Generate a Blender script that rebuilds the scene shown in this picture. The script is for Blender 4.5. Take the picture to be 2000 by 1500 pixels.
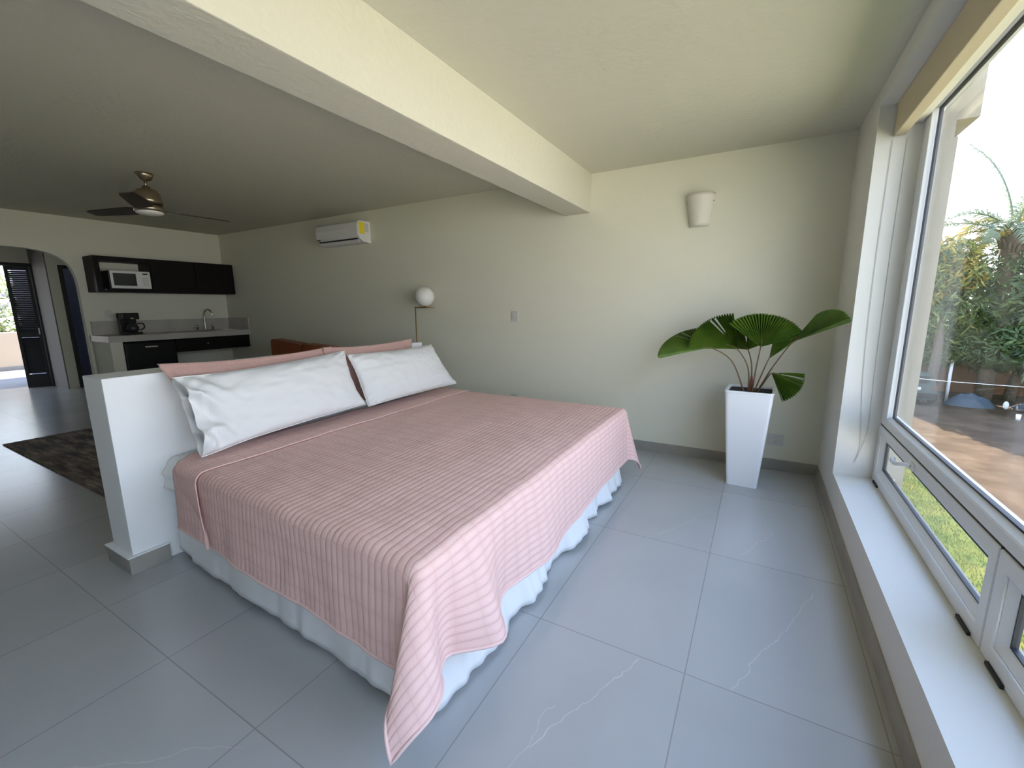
import bpy, bmesh, math, random
from mathutils import Vector, Matrix, noise as mnoise
random.seed(7)
PI = math.pi
for o in list(bpy.data.objects): bpy.data.objects.remove(o)
scene = bpy.context.scene
C = scene.collection
rnd = random.Random(11)

# ------------------------------------------------------------------ camera
cam_d = bpy.data.cameras.new('camera'); cam = bpy.data.objects.new('camera', cam_d); C.objects.link(cam)
cam_d.sensor_width = 36.0; cam_d.sensor_fit = 'HORIZONTAL'
cam_d.lens = 36.0 * 843.07 / 2000.0
cam_d.clip_start = 0.02; cam_d.clip_end = 400
YAW, PIT, ROL, CAMH = -.5194, -.1798, -.0100, 1.45
cy, sy, cp, sp = math.cos(YAW), math.sin(YAW), math.cos(PIT), math.sin(PIT)
fwd = Vector((sy*cp, cy*cp, sp)); right = Vector((cy, -sy, 0)); up = right.cross(fwd)
r2 = right*math.cos(ROL) + up*math.sin(ROL); u2 = up*math.cos(ROL) - right*math.sin(ROL)
m = Matrix((r2, u2, -fwd)).transposed().to_4x4(); m.translation = (0, 0, CAMH)
cam.matrix_world = m
scene.camera = cam

# ------------------------------------------------------------------ sky, sun, exposure
SKY = 2.6
SUN = 12.0
EXPOSURE = 1.05
vs = scene.view_settings
scene.display_settings.display_device = 'sRGB'
vs.view_transform = 'Standard'; vs.look = 'None'; vs.gamma = 1.0; vs.exposure = EXPOSURE; vs.use_curve_mapping = False
w = bpy.data.worlds.new('sky'); scene.world = w; w.use_nodes = True
nt = w.node_tree; nt.nodes.clear()
tc = nt.nodes.new('ShaderNodeTexCoord'); sx = nt.nodes.new('ShaderNodeSeparateXYZ'); rp = nt.nodes.new('ShaderNodeValToRGB')
bg = nt.nodes.new('ShaderNodeBackground'); wo = nt.nodes.new('ShaderNodeOutputWorld')
nt.links.new(tc.outputs['Generated'], sx.inputs[0]); nt.links.new(sx.outputs['Z'], rp.inputs['Fac'])
nt.links.new(rp.outputs['Color'], bg.inputs['Color']); nt.links.new(bg.outputs[0], wo.inputs[0])
el = rp.color_ramp.elements
el[0].position = 0.0; el[0].color = (0.86, 0.87, 0.92, 1)
el[1].position = 1.0; el[1].color = (0.33, 0.52, 1.0, 1)
e = el.new(0.35); e.color = (0.60, 0.75, 1.0, 1)
bg.inputs['Strength'].default_value = SKY
sd = bpy.data.lights.new('sun', 'SUN'); sun = bpy.data.objects.new('sun', sd); C.objects.link(sun)
sd.energy = SUN; sd.angle = math.radians(0.6); sd.color = (1.0, 0.92, 0.78)
sun.rotation_euler = Vector((-0.12, 0.74, 0.62)).to_track_quat('Z', 'Y').to_euler()

# ------------------------------------------------------------------ materials
def mat(name, col, rough=0.6, metal=0.0, var=None, vscale=8.0, bump=0.0, bscale=40.0, spec=0.5, sheen=0.0, trans=0.0, emis=None, coords='Object', bdist=0.01, detail=3.0):
    M = bpy.data.materials.new(name); M.use_nodes = True
    t = M.node_tree; b = t.nodes['Principled BSDF']
    b.inputs['Base Color'].default_value = (*col, 1); b.inputs['Roughness'].default_value = rough
    b.inputs['Metallic'].default_value = metal
    b.inputs['Specular IOR Level'].default_value = spec
    b.inputs['Sheen Weight'].default_value = sheen
    tcn = t.nodes.new('ShaderNodeTexCoord')
    if var:
        n = t.nodes.new('ShaderNodeTexNoise'); n.inputs['Scale'].default_value = vscale; n.inputs['Detail'].default_value = 4
        t.links.new(tcn.outputs[coords], n.inputs['Vector'])
        mx = t.nodes.new('ShaderNodeMix'); mx.data_type = 'RGBA'
        mx.inputs[6].default_value = (*col, 1); mx.inputs[7].default_value = (*var, 1)
        cr = t.nodes.new('ShaderNodeMapRange'); cr.inputs[1].default_value = .35; cr.inputs[2].default_value = .65
        t.links.new(n.outputs['Fac'], cr.inputs[0]); t.links.new(cr.outputs[0], mx.inputs[0])
        t.links.new(mx.outputs[2], b.inputs['Base Color'])
    if bump > 0:
        n2 = t.nodes.new('ShaderNodeTexNoise'); n2.inputs['Scale'].default_value = bscale; n2.inputs['Detail'].default_value = detail
        t.links.new(tcn.outputs[coords], n2.inputs['Vector'])
        bp = t.nodes.new('ShaderNodeBump'); bp.inputs['Strength'].default_value = bump; bp.inputs['Distance'].default_value = bdist
        t.links.new(n2.outputs['Fac'], bp.inputs['Height']); t.links.new(bp.outputs[0], b.inputs['Normal'])
    if emis:
        b.inputs['Emission Color'].default_value = (*emis[0], 1); b.inputs['Emission Strength'].default_value = emis[1]
    return M

PL = (0.74, 0.73, 0.60)
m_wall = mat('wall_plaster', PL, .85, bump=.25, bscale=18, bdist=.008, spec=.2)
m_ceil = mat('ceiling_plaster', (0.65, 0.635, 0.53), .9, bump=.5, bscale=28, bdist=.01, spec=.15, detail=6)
m_sill = mat('sill_paint', (0.74, 0.74, 0.70), .55, bump=.15, bscale=60, bdist=.004)
m_hb = mat('headboard_plaster', (0.86, 0.87, 0.85), .8, bump=.25, bscale=14, bdist=.008, spec=.2)
m_base = mat('baseboard_tile', (0.30, 0.285, 0.25), .45, var=(0.35, 0.33, 0.29), vscale=6)
m_ext = mat('exterior_render', (0.33, 0.30, 0.24), .9, bump=.3, bscale=30)
m_white_metal = mat('white_frame', (0.78, 0.81, 0.82), .35)
m_gasket = mat('black_gasket', (0.012, 0.014, 0.02), .5)
m_black = mat('black_plastic', (0.006, 0.006, 0.006), .35, spec=.3)
m_blind = mat('blind_fabric', (0.62, 0.54, 0.38), .8, bump=.1, bscale=300)
m_fab_w = mat('white_cotton', (0.77, 0.77, 0.75), .9, bump=.25, bscale=12, bdist=.01, sheen=.1, spec=.1, coords='Object')
m_pot = mat('white_planter', (0.84, 0.86, 0.86), .35, bump=.05, bscale=20)
m_soil = mat('dark_soil', (0.035, 0.03, 0.03), .95, bump=.8, bscale=60, bdist=.02)
m_wood = mat('espresso_wood', (0.006, 0.0045, 0.004), .5, var=(0.009, 0.006, 0.005), vscale=5, spec=.2)
m_counter = mat('stone_counter', (0.50, 0.48, 0.42), .35, var=(0.42, 0.40, 0.35), vscale=4)
m_steel = mat('brushed_steel', (0.55, 0.52, 0.44), .3, 1.0, bump=.05, bscale=80)
m_chrome = mat('chrome', (0.75, 0.74, 0.70), .12, 1.0)
m_bronze = mat('fan_nickel', (0.42, 0.36, 0.26), .32, 1.0)
m_blade = mat('fan_blade_wood', (0.06, 0.045, 0.03), .5, var=(0.045, 0.03, 0.02), vscale=5)
m_brass = mat('brass', (0.62, 0.40, 0.14), .28, 1.0)
m_opal = mat('opal_glass', (0.82, 0.82, 0.76), .25)
m_ac = mat('ac_plastic', (0.78, 0.78, 0.76), .4)
m_plate = mat('plate_plastic', (0.62, 0.61, 0.56), .4)
m_yellow = mat('yellow_sticker', (0.85, 0.68, 0.02), .5)
m_orange = mat('burnt_orange_leather', (0.30, 0.085, 0.025), .45, bump=.2, bscale=60)
m_dkglass = mat('dark_glass', (0.03, 0.035, 0.035), .1)
m_door = mat('dark_shutter', (0.012, 0.014, 0.012), .5)
m_leaf = mat('palm_leaf', (0.045, 0.10, 0.010), .38, var=(0.10, 0.17, 0.02), vscale=6)
m_petiole = mat('petiole', (0.10, 0.085, 0.035), .5, var=(0.16, 0.07, 0.04), vscale=10)
m_bark = mat('bark', (0.16, 0.12, 0.085), .9, var=(0.09, 0.07, 0.05), vscale=12, bump=.6, bscale=20)
m_concrete = mat('terrace_floor', (0.26, 0.235, 0.225), .6, var=(0.22, 0.20, 0.20), vscale=2)
m_orangewall = mat('garden_wall', (0.24, 0.125, 0.075), .9, var=(0.19, 0.10, 0.06), vscale=2)
m_parapet = mat('parapet_render', (0.66, 0.53, 0.38), .9)
m_car = mat('car_paint', (0.05, 0.08, 0.075), .25)
m_tarp = mat('blue_tarp', (0.05, 0.07, 0.085), .7)
m_red = mat('red_plastic', (.12, .02, .015), .4)
m_bluelit_wall = mat('bath_wall_bluelit', (0.28, 0.33, 0.52), .7)  # blue light of the room put into the wall colour

def leafmat(name, a, b, tr=0.35):
    M = bpy.data.materials.new(name); M.use_nodes = True; t = M.node_tree; t.nodes.clear()
    out = t.nodes.new('ShaderNodeOutputMaterial'); mx = t.nodes.new('ShaderNodeMixShader')
    p = t.nodes.new('ShaderNodeBsdfPrincipled'); tr_ = t.nodes.new('ShaderNodeBsdfTranslucent')
    g = t.nodes.new('ShaderNodeTexCoord'); n = t.nodes.new('ShaderNodeTexNoise'); n.inputs['Scale'].default_value = 1.7; n.inputs['Detail'].default_value = 5
    t.links.new(g.outputs['Object'], n.inputs['Vector'])
    mc = t.nodes.new('ShaderNodeMix'); mc.data_type = 'RGBA'; mc.inputs[6].default_value = (*a, 1); mc.inputs[7].default_value = (*b, 1)
    mr = t.nodes.new('ShaderNodeMapRange'); mr.inputs[1].default_value = .4; mr.inputs[2].default_value = .6
    t.links.new(n.outputs['Fac'], mr.inputs[0]); t.links.new(mr.outputs[0], mc.inputs[0])
    t.links.new(mc.outputs[2], p.inputs['Base Color']); t.links.new(mc.outputs[2], tr_.inputs['Color'])
    p.inputs['Roughness'].default_value = .5
    mx.inputs[0].default_value = tr
    t.links.new(p.outputs[0], mx.inputs[1]); t.links.new(tr_.outputs[0], mx.inputs[2]); t.links.new(mx.outputs[0], out.inputs[0])
    return M
m_tree = leafmat('tree_leaves', (0.06, 0.11, 0.035), (0.14, 0.20, 0.06))
m_treey = leafmat('yellow_fronds', (0.50, 0.36, 0.05), (0.25, 0.28, 0.06))
m_frond = leafmat('palm_fronds', (0.15, 0.20, 0.13), (0.22, 0.27, 0.14))
m_bloom = leafmat('pale_blossom', (0.55, 0.45, 0.62), (0.25, 0.35, 0.12))

def glassmat():
    M = bpy.data.materials.new('window_glass'); M.use_nodes = True; t = M.node_tree; t.nodes.clear()
    out = t.nodes.new('ShaderNodeOutputMaterial'); mx = t.nodes.new('ShaderNodeMixShader')
    a = t.nodes.new('ShaderNodeBsdfTransparent'); a.inputs[0].default_value = (0.975, 0.98, 0.98, 1)
    g = t.nodes.new('ShaderNodeBsdfGlossy'); g.inputs['Roughness'].default_value = 0.02
    lw = t.nodes.new('ShaderNodeLayerWeight'); lw.inputs['Blend'].default_value = .5
    pw = t.nodes.new('ShaderNodeMath'); pw.operation = 'POWER'; pw.inputs[1].default_value = 5.0; t.links.new(lw.outputs['Facing'], pw.inputs[0])
    f = t.nodes.new('ShaderNodeMath'); f.operation = 'MULTIPLY_ADD'; f.inputs[1].default_value = .7; f.inputs[2].default_value = .02; t.links.new(pw.outputs[0], f.inputs[0])
    t.links.new(f.outputs[0], mx.inputs[0]); t.links.new(a.outputs[0], mx.inputs[1]); t.links.new(g.outputs[0], mx.inputs[2])
    t.links.new(mx.outputs[0], out.inputs[0]); return M
m_glass = glassmat()

def floormat():
    M = bpy.data.materials.new('floor_tile'); M.use_nodes = True; t = M.node_tree; b = t.nodes['Principled BSDF']
    N = t.nodes.new; L = t.links.new
    tcn = N('ShaderNodeTexCoord'); s = N('ShaderNodeSeparateXYZ'); L(tcn.outputs['Object'], s.inputs[0])
    def math_(op, a, b_=None, c=None):
        n = N('ShaderNodeMath'); n.operation = op
        for i, v in enumerate((a, b_, c)):
            if v is None: continue
            if isinstance(v, (int, float)): n.inputs[i].default_value = v
            else: L(v, n.inputs[i])
        return n.outputs[0]
    def grid(sock, off, per):
        a = math_('ADD', sock, -off); a = math_('DIVIDE', a, per)
        fr = math_('FRACT', math_('ADD', a, 100.0)); d = math_('MINIMUM', fr, math_('SUBTRACT', 1.0, fr))
        return math_('MULTIPLY', d, per), math_('FLOOR', a)
    dx, ix = grid(s.outputs[0], -.150, .637); dy, iy = grid(s.outputs[1], 2.597, .972)
    d = math_('MINIMUM', dx, dy)
    grout = math_('LESS_THAN', d, .0022)
    # per tile tint
    cmb = N('ShaderNodeCombineXYZ'); L(ix, cmb.inputs[0]); L(iy, cmb.inputs[1])
    wn = N('ShaderNodeTexWhiteNoise'); wn.noise_dimensions = '2D'; L(cmb.outputs[0], wn.inputs['Vector'])
    ns = N('ShaderNodeTexNoise'); ns.inputs['Scale'].default_value = 1.6; ns.inputs['Detail'].default_value = 6; ns.inputs['Distortion'].default_value = .6
    L(tcn.outputs['Object'], ns.inputs['Vector'])
    mixf = math_('ADD', math_('MULTIPLY', wn.outputs['Value'], .35), math_('MULTIPLY', ns.outputs['Fac'], .9))
    mc = N('ShaderNodeMix'); mc.data_type = 'RGBA'
    mc.inputs[6].default_value = (0.375, 0.38, 0.37, 1); mc.inputs[7].default_value = (0.46, 0.47, 0.46, 1); L(mixf, mc.inputs[0])
    # thin pale veins printed in some tiles
    vn = N('ShaderNodeTexNoise'); vn.inputs['Scale'].default_value = 7; vn.inputs['Detail'].default_value = 5; L(tcn.outputs['Object'], vn.inputs['Vector'])
    wob = math_('MULTIPLY', math_('SUBTRACT', vn.outputs['Fac'], .5), .09)
    tot = None
    segs = VEINS
    for (x0, y0, x1, y1, wd) in segs:
        ln = math.hypot(x1-x0, y1-y0); ux, uy = (x1-x0)/ln, (y1-y0)/ln
        px = math_('ADD', s.outputs[0], -x0); py = math_('ADD', s.outputs[1], -y0)
        al = math_('ADD', math_('MULTIPLY', px, ux), math_('MULTIPLY', py, uy))
        ac = math_('ADD', math_('ADD', math_('MULTIPLY', px, -uy), math_('MULTIPLY', py, ux)), wob)
        near = math_('LESS_THAN', math_('ABSOLUTE', ac), wd)
        ins = math_('MULTIPLY', math_('GREATER_THAN', al, 0.0), math_('LESS_THAN', al, ln))
        v = math_('MULTIPLY', near, ins)
        tot = v if tot is None else math_('MAXIMUM', tot, v)
    mv = N('ShaderNodeMix'); mv.data_type = 'RGBA'; L(math_('MULTIPLY', tot, .55), mv.inputs[0]); L(mc.outputs[2], mv.inputs[6]); mv.inputs[7].default_value = (0.62, 0.62, 0.58, 1)
    mg = N('ShaderNodeMix'); mg.data_type = 'RGBA'; L(grout, mg.inputs[0]); L(mv.outputs[2], mg.inputs[6]); mg.inputs[7].default_value = (0.30, 0.29, 0.28, 1)
    L(mg.outputs[2], b.inputs['Base Color'])
    b.inputs['Roughness'].default_value = .22
    n3 = N('ShaderNodeTexNoise'); n3.inputs['Scale'].default_value = 3.0; L(tcn.outputs['Object'], n3.inputs['Vector'])
    bp = N('ShaderNodeBump'); bp.inputs['Strength'].default_value = .25; bp.inputs['Distance'].default_value = .002
    L(math_('SUBTRACT', math_('MULTIPLY', n3.outputs['Fac'], .6), math_('MULTIPLY', grout, .5)), bp.inputs['Height']); L(bp.outputs[0], b.inputs['Normal'])
    return M
VEINS = [(-.316, 1.605, -.565, 1.07, .0019), (.346, 2.45, .01, 1.63, .0017), (-.207, 3.15, -.459, 2.66, .0013), (.18, 3.04, .018, 2.66, .0014),
         (.30, .9, .1, .4, .0016), (-1.4, .6, -1.9, .2, .0014), (-5.2, .6, -5.9, .3, .0015), (-.55, 1.25, -.60, .86, .0013)]
m_floor = floormat()

def quiltmat(name, per_u, per_v, mode):
    """pale pink quilted cotton: stitch channels from UV (in metres)"""
    M = bpy.data.materials.new(name); M.use_nodes = True; t = M.node_tree; b = t.nodes['Principled BSDF']
    N = t.nodes.new; L = t.links.new
    uv = N('ShaderNodeUVMap'); s = N('ShaderNodeSeparateXYZ'); L(uv.outputs[0], s.inputs[0])
    def math_(op, a, b_=None):
        n = N('ShaderNodeMath'); n.operation = op
        for i, v in enumerate((a, b_)):
            if v is None: continue
            if isinstance(v, (int, float)): n.inputs[i].default_value = v
            else: L(v, n.inputs[i])
        return n.outputs[0]
    nz = N('ShaderNodeTexNoise'); nz.inputs['Scale'].default_value = 3.5; nz.inputs['Detail'].default_value = 3; L(uv.outputs[0], nz.inputs['Vector'])
    wob = math_('MULTIPLY', math_('SUBTRACT', nz.outputs['Fac'], .5), .03)
    def chan(sock, per, off=0.0):
        a = math_('DIVIDE', math_('ADD', math_('ADD', sock, off), wob), per)
        return math_('POWER', math_('ABSOLUTE', math_('SINE', math_('MULTIPLY', a, PI))), .45)
    a = chan(s.outputs[0], per_u); c = chan(s.outputs[1], per_v)
    # border zone near the hem (v<0.42 or foot) uses larger square cells
    h = math_('MULTIPLY', a, math_('ADD', math_('MULTIPLY', c, .45), .55))
    broad = chan(s.outputs[0], per_u*8, .05)
    h = math_('MULTIPLY', h, math_('ADD', math_('MULTIPLY', broad, .25), .75))
    fine = N('ShaderNodeTexNoise'); fine.inputs['Scale'].default_value = 110; fine.inputs['Detail'].default_value = 3; L(uv.outputs[0], fine.inputs['Vector'])
    h2 = math_('ADD', h, math_('MULTIPLY', fine.outputs['Fac'], .35))
    bp = N('ShaderNodeBump'); bp.inputs['Strength'].default_value = .5; bp.inputs['Distance'].default_value = .005
    L(h2, bp.inputs['Height']); L(bp.outputs[0], b.inputs['Normal'])
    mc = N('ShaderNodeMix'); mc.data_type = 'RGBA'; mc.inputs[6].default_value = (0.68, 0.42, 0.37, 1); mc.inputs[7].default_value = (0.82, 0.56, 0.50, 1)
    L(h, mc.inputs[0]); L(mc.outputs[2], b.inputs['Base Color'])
    b.inputs['Roughness'].default_value = .85; b.inputs['Sheen Weight'].default_value = .05; b.inputs['Specular IOR Level'].default_value = .12
    return M
m_quilt = quiltmat('quilt_cotton', .034, .088, 0)
m_sham = mat('sham_cotton', (0.50, 0.32, 0.275), .85, bump=.5, bscale=45, bdist=.008, sheen=.2, spec=.1)

def rugmat():
    M = bpy.data.materials.new('rug_pile'); M.use_nodes = True; t = M.node_tree; b = t.nodes['Principled BSDF']
    tcn = t.nodes.new('ShaderNodeTexCoord'); mp = t.nodes.new('ShaderNodeMapping'); mp.inputs['Scale'].default_value = (1.2, 6, 1)
    n = t.nodes.new('ShaderNodeTexNoise'); n.inputs['Scale'].default_value = 2.2; n.inputs['Detail'].default_value = 9; n.inputs['Roughness'].default_value = .65
    cr = t.nodes.new('ShaderNodeValToRGB')
    t.links.new(tcn.outputs['Object'], mp.inputs[0]); t.links.new(mp.outputs[0], n.inputs['Vector']); t.links.new(n.outputs['Fac'], cr.inputs[0])
    e = cr.color_ramp.elements; e[0].position = .36; e[0].color = (0.045, 0.04, 0.036, 1); e[1].position = .66; e[1].color = (0.36, 0.31, 0.26, 1)
    x = e.new(.5); x.color = (0.15, 0.115, 0.09, 1)
    t.links.new(cr.outputs[0], b.inputs['Base Color']); b.inputs['Roughness'].default_value = .95
    bp = t.nodes.new('ShaderNodeBump'); bp.inputs['Distance'].default_value = .01; t.links.new(n.outputs['Fac'], bp.inputs['Height']); t.links.new(bp.outputs[0], b.inputs['Normal'])
    return M
m_rug = rugmat()
def groundmat(name, cols, scale, rough=.95, detail=8):
    M = bpy.data.materials.new(name); M.use_nodes = True; t = M.node_tree; b = t.nodes['Principled BSDF']
    tcn = t.nodes.new('ShaderNodeTexCoord'); n = t.nodes.new('ShaderNodeTexNoise'); n.inputs['Scale'].default_value = scale; n.inputs['Detail'].default_value = detail
    cr = t.nodes.new('ShaderNodeValToRGB'); t.links.new(tcn.outputs['Object'], n.inputs['Vector']); t.links.new(n.outputs['Fac'], cr.inputs[0])
    e = cr.color_ramp.elements; e[0].position = .35; e[0].color = (*cols[0], 1); e[1].position = .65; e[1].color = (*cols[-1], 1)
    if len(cols) > 2: x = e.new(.5); x.color = (*cols[1], 1)
    t.links.new(cr.outputs[0], b.inputs['Base Color']); b.inputs['Roughness'].default_value = rough; b.inputs['Specular IOR Level'].default_value = .1
    return M
m_dirt = groundmat('dry_dirt', [(0.060, 0.037, 0.020), (0.080, 0.051, 0.029), (0.105, 0.068, 0.040)], 1.5)
m_lawn = groundmat('lawn', [(0.060, 0.080, 0.010), (0.085, 0.10, 0.013), (0.12, 0.115, 0.022)], 2.5)
m_bounce_ground = mat('bounce_ground', (0.75, 0.66, 0.46), .9)

# ------------------------------------------------------------------ geometry helpers
def wloc(p):
    v = Vector((0, 0, 0))
    while p is not None: v += p.location; p = p.parent
    return v
def obj(name, bm, material, parent=None, smooth=False, local=False):
    if parent is not None and not local: bmesh.ops.translate(bm, vec=-wloc(parent), verts=bm.verts)
    me = bpy.data.meshes.new(name); bm.to_mesh(me); bm.free()
    mats = material if isinstance(material, (list, tuple)) else [material]
    for q in mats: me.materials.append(q)
    if smooth:
        for p in me.polygons: p.use_smooth = True
    o = bpy.data.objects.new(name, me); C.objects.link(o)
    if parent is not None: o.parent = parent
    return o
def thing(name, label, cat, loc=(0, 0, 0), group=None):
    o = bpy.data.objects.new(name, None); C.objects.link(o); o.location = loc
    o.empty_display_size = .1
    o['label'] = label; o['category'] = cat
    if group: o['group'] = group
    return o
def tag(o, label, cat, group=None, kind=None):
    o['label'] = label; o['category'] = cat
    if group: o['group'] = group
    if kind: o['kind'] = kind
    return o
def struct(name, bm, m, parent=None, **k):
    o = obj(name, bm, m, parent, **k)
    if parent is None: o['kind'] = 'structure'
    return o
def sempty(name, loc=(0, 0, 0)):
    o = bpy.data.objects.new(name, None); C.objects.link(o); o.location = loc; o['kind'] = 'structure'; return o
def NB(): return bmesh.new()
def box(bm, x0, x1, y0, y1, z0, z1, bev=0.0, seg=2, mi=0):
    t = bmesh.new()
    vs_ = [t.verts.new((x, y, z)) for x in (x0, x1) for y in (y0, y1) for z in (z0, z1)]
    for f in ((0, 1, 3, 2), (4, 6, 7, 5), (0, 4, 5, 1), (2, 3, 7, 6), (0, 2, 6, 4), (1, 5, 7, 3)): t.faces.new([vs_[i] for i in f])
    if bev > 0: bmesh.ops.bevel(t, geom=list(t.edges), offset=bev, segments=seg, profile=.6, affect='EDGES')
    merge(bm, t, mi); return bm
def merge(bm, t, mi=0, M=None):
    if M is not None: bmesh.ops.transform(t, matrix=M, verts=t.verts)
    mp = {v: bm.verts.new(v.co) for v in t.verts}
    for f in t.faces:
        try: g = bm.faces.new([mp[v] for v in f.verts]); g.material_index = mi; g.smooth = f.smooth
        except ValueError: pass
    t.free()
def B(*a, **k): return box(NB(), *a, **k)
def lathe(bm, prof, cx=0, cy=0, seg=28, cz=0, M=None, cap=True):
    t = bmesh.new(); rings = []
    for r, z in prof:
        rings.append([t.verts.new((cx + r*math.cos(2*PI*i/seg), cy + r*math.sin(2*PI*i/seg), cz + z)) for i in range(seg)])
    for a, b in zip(rings, rings[1:]):
        for i in range(seg):
            f = t.faces.new((a[i], a[(i+1) % seg], b[(i+1) % seg], b[i])); f.smooth = True
    if cap:
        if prof[0][0] > 1e-4: t.faces.new(rings[0][::-1])
        if prof[-1][0] > 1e-4: t.faces.new(rings[-1])
    bmesh.ops.recalc_face_normals(t, faces=t.faces)
    merge(bm, t, 0, M); return bm
def tube(bm, pts, r, seg=10, cap=True):
    pts = [Vector(p) for p in pts]; rr = r if isinstance(r, (list, tuple)) else [r]*len(pts)
    rings = []; ref = Vector((.3, .2, .93)).normalized()
    t = bmesh.new()
    for i, p in enumerate(pts):
        d = (pts[min(i+1, len(pts)-1)] - pts[max(i-1, 0)]).normalized()
        a = d.cross(ref)
        if a.length < .05: a = d.cross(Vector((1, 0, 0)))
        a.normalize(); b_ = d.cross(a)
        rings.append([t.verts.new(p + (a*math.cos(2*PI*k/seg) + b_*math.sin(2*PI*k/seg))*rr[i]) for k in range(seg)])
    for a, b_ in zip(rings, rings[1:]):
        for k in range(seg):
            f = t.faces.new((a[k], a[(k+1) % seg], b_[(k+1) % seg], b_[k])); f.smooth = True
    if cap: t.faces.new(rings[0][::-1]); t.faces.new(rings[-1])
    bmesh.ops.recalc_face_normals(t, faces=t.faces)
    merge(bm, t); return bm
def curve_pts(ctrl, n=14):
    """Catmull-Rom through control points"""
    P = [Vector(c) for c in ctrl]; P = [P[0]*2-P[1]] + P + [P[-1]*2-P[-2]]; out = []
    for i in range(1, len(P)-2):
        for k in range(n):
            t = k/n; a, b, c, d = P[i-1], P[i], P[i+1], P[i+2]
            out.append(.5*((2*b) + (-a+c)*t + (2*a-5*b+4*c-d)*t*t + (-a+3*b-3*c+d)*t**3))
    out.append(P[-2]); return out
def prism(bm, pts, axis, a, b, mi=0):
    """polygon pts (2D) extruded along axis ('x','y','z') from a to b"""
    t = bmesh.new()
    def mk(p, q):
        return {'x': (q, p[0], p[1]), 'y': (p[0], q, p[1]), 'z': (p[0], p[1], q)}[axis]
    A = [t.verts.new(mk(p, a)) for p in pts]; Bv = [t.verts.new(mk(p, b)) for p in pts]
    t.faces.new(A); t.faces.new(Bv[::-1]); n = len(pts)
    for i in range(n): t.faces.new((A[i], Bv[i], Bv[(i+1) % n], A[(i+1) % n]))
    bmesh.ops.recalc_face_normals(t, faces=t.faces)
    merge(bm, t, mi); return bm
def N3(x, y, z=0.0): return mnoise.noise(Vector((x, y, z)))
def grid_mesh(fn, us, vs_, uvf=None, wrap=False):
    bm = bmesh.new(); uvl = bm.loops.layers.uv.new('UVMap')
    G = [[bm.verts.new(fn(u, v)) for v in vs_] for u in us]
    for i in range(len(us)-1):
        for j in range(len(vs_)-1):
            f = bm.faces.new((G[i][j], G[i+1][j], G[i+1][j+1], G[i][j+1])); f.smooth = True
            for lp, (u, v) in zip(f.loops, ((us[i], vs_[j]), (us[i+1], vs_[j]), (us[i+1], vs_[j+1]), (us[i], vs_[j+1]))):
                lp[uvl].uv = uvf(u, v) if uvf else (u, v)
    return bm
def lin(a, b, n): return [a + (b-a)*i/(n-1) for i in range(n)]
def smooth_shade(o, solid=None, sub=0):
    if solid:
        s = o.modifiers.new('thickness', 'SOLIDIFY'); s.thickness = solid; s.offset = -1
    if sub:
        s = o.modifiers.new('smooth', 'SUBSURF'); s.levels = sub; s.render_levels = sub
    return o

# ------------------------------------------------------------------ room shell
XW, YW, XK = .52, 4.29, -8.30          # window wall, far wall, kitchen wall
YB = -3.2                              # wall behind the photographer
ZC = 2.70
WY1, WY0 = 3.56, -2.4                  # window opening along Y
SILL = .2875
struct('floor', B(-12.2, .95, YB-.2, YW+.2, -.25, 0), m_floor)
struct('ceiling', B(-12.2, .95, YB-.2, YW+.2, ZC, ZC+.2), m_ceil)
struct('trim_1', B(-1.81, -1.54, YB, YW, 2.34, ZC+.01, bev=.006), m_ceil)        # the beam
struct('wall_far', B(-12.2, .85, YW, YW+.2, 0, ZC), m_wall)
struct('wall_back_left', B(-8.5, -2.6, YB-.2, YB, 0, ZC), mat('dark_light_absorber', (0.05, 0.045, 0.035), .8))  # out of view; dark finish invented to soak up light at the kitchen end
struct('wall_back', B(-2.6, .85, YB-.2, YB, 0, ZC), mat('back_wall_paint', (0.55, 0.53, 0.44), .85))
# window wall: pier, parapet under the sill, lintel
bm = NB(); box(bm, XW, .85, WY1, YW, 0, ZC); box(bm, XW, .85, YB, WY0, 0, ZC); box(bm, XW, .85, WY0, WY1, 0, SILL)
box(bm, XW, .85, WY0, WY1, 2.60, ZC)
struct('wall_window', bm, m_sill)
# baseboards
struct('baseboard_far', B(-8.3, XW, YW-.012, YW, 0, .095, bev=.002), m_base)
struct('baseboard_window', B(XW-.012, XW, YB, YW-.012, 0, .095, bev=.002), m_base)
# kitchen wall with archway
bm = NB()
AY1, AY0, AZs, AZt = 2.37, .87, 1.62, 2.25
arch = []
cyA = (AY1+AY0)/2; ra = (AY1-AY0)/2
for i in range(0, 41):
    a = PI*i/40; c_, s_ = math.cos(a), math.sin(a)
    arch.append((cyA + ra*math.copysign(abs(c_)**.555, c_), AZs + (AZt-AZs)*abs(s_)**.555))
poly = [(YW, 0), (YW, ZC), (YB, ZC), (YB, 0), (AY0, 0)] + arch[::-1] + [(AY1, 0)]
prism(bm, poly, 'x', XK-.10, XK)
struct('wall_kitchen', bm, m_wall)
# corridor beyond the arch
XE = -11.1
struct('wall_corridor', B(XE-.85, XE, 2.79, 2.93, 0, ZC), m_wall)
struct('trim_5', B(XE-.85, XE-.002, 2.772, 2.79, 0, ZC), mat('grey_reveal', (0.20, 0.19, 0.17), .8))
bm = NB(); box(bm, -12.1, -11.9, YB, 2.78, 2.30, ZC); box(bm, -12.1, -11.9, YB, .9, 0, 2.30); box(bm, XE-.2, XE, 2.93, YW, 2.25, ZC)
struct('wall_terrace', bm, m_wall)
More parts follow.
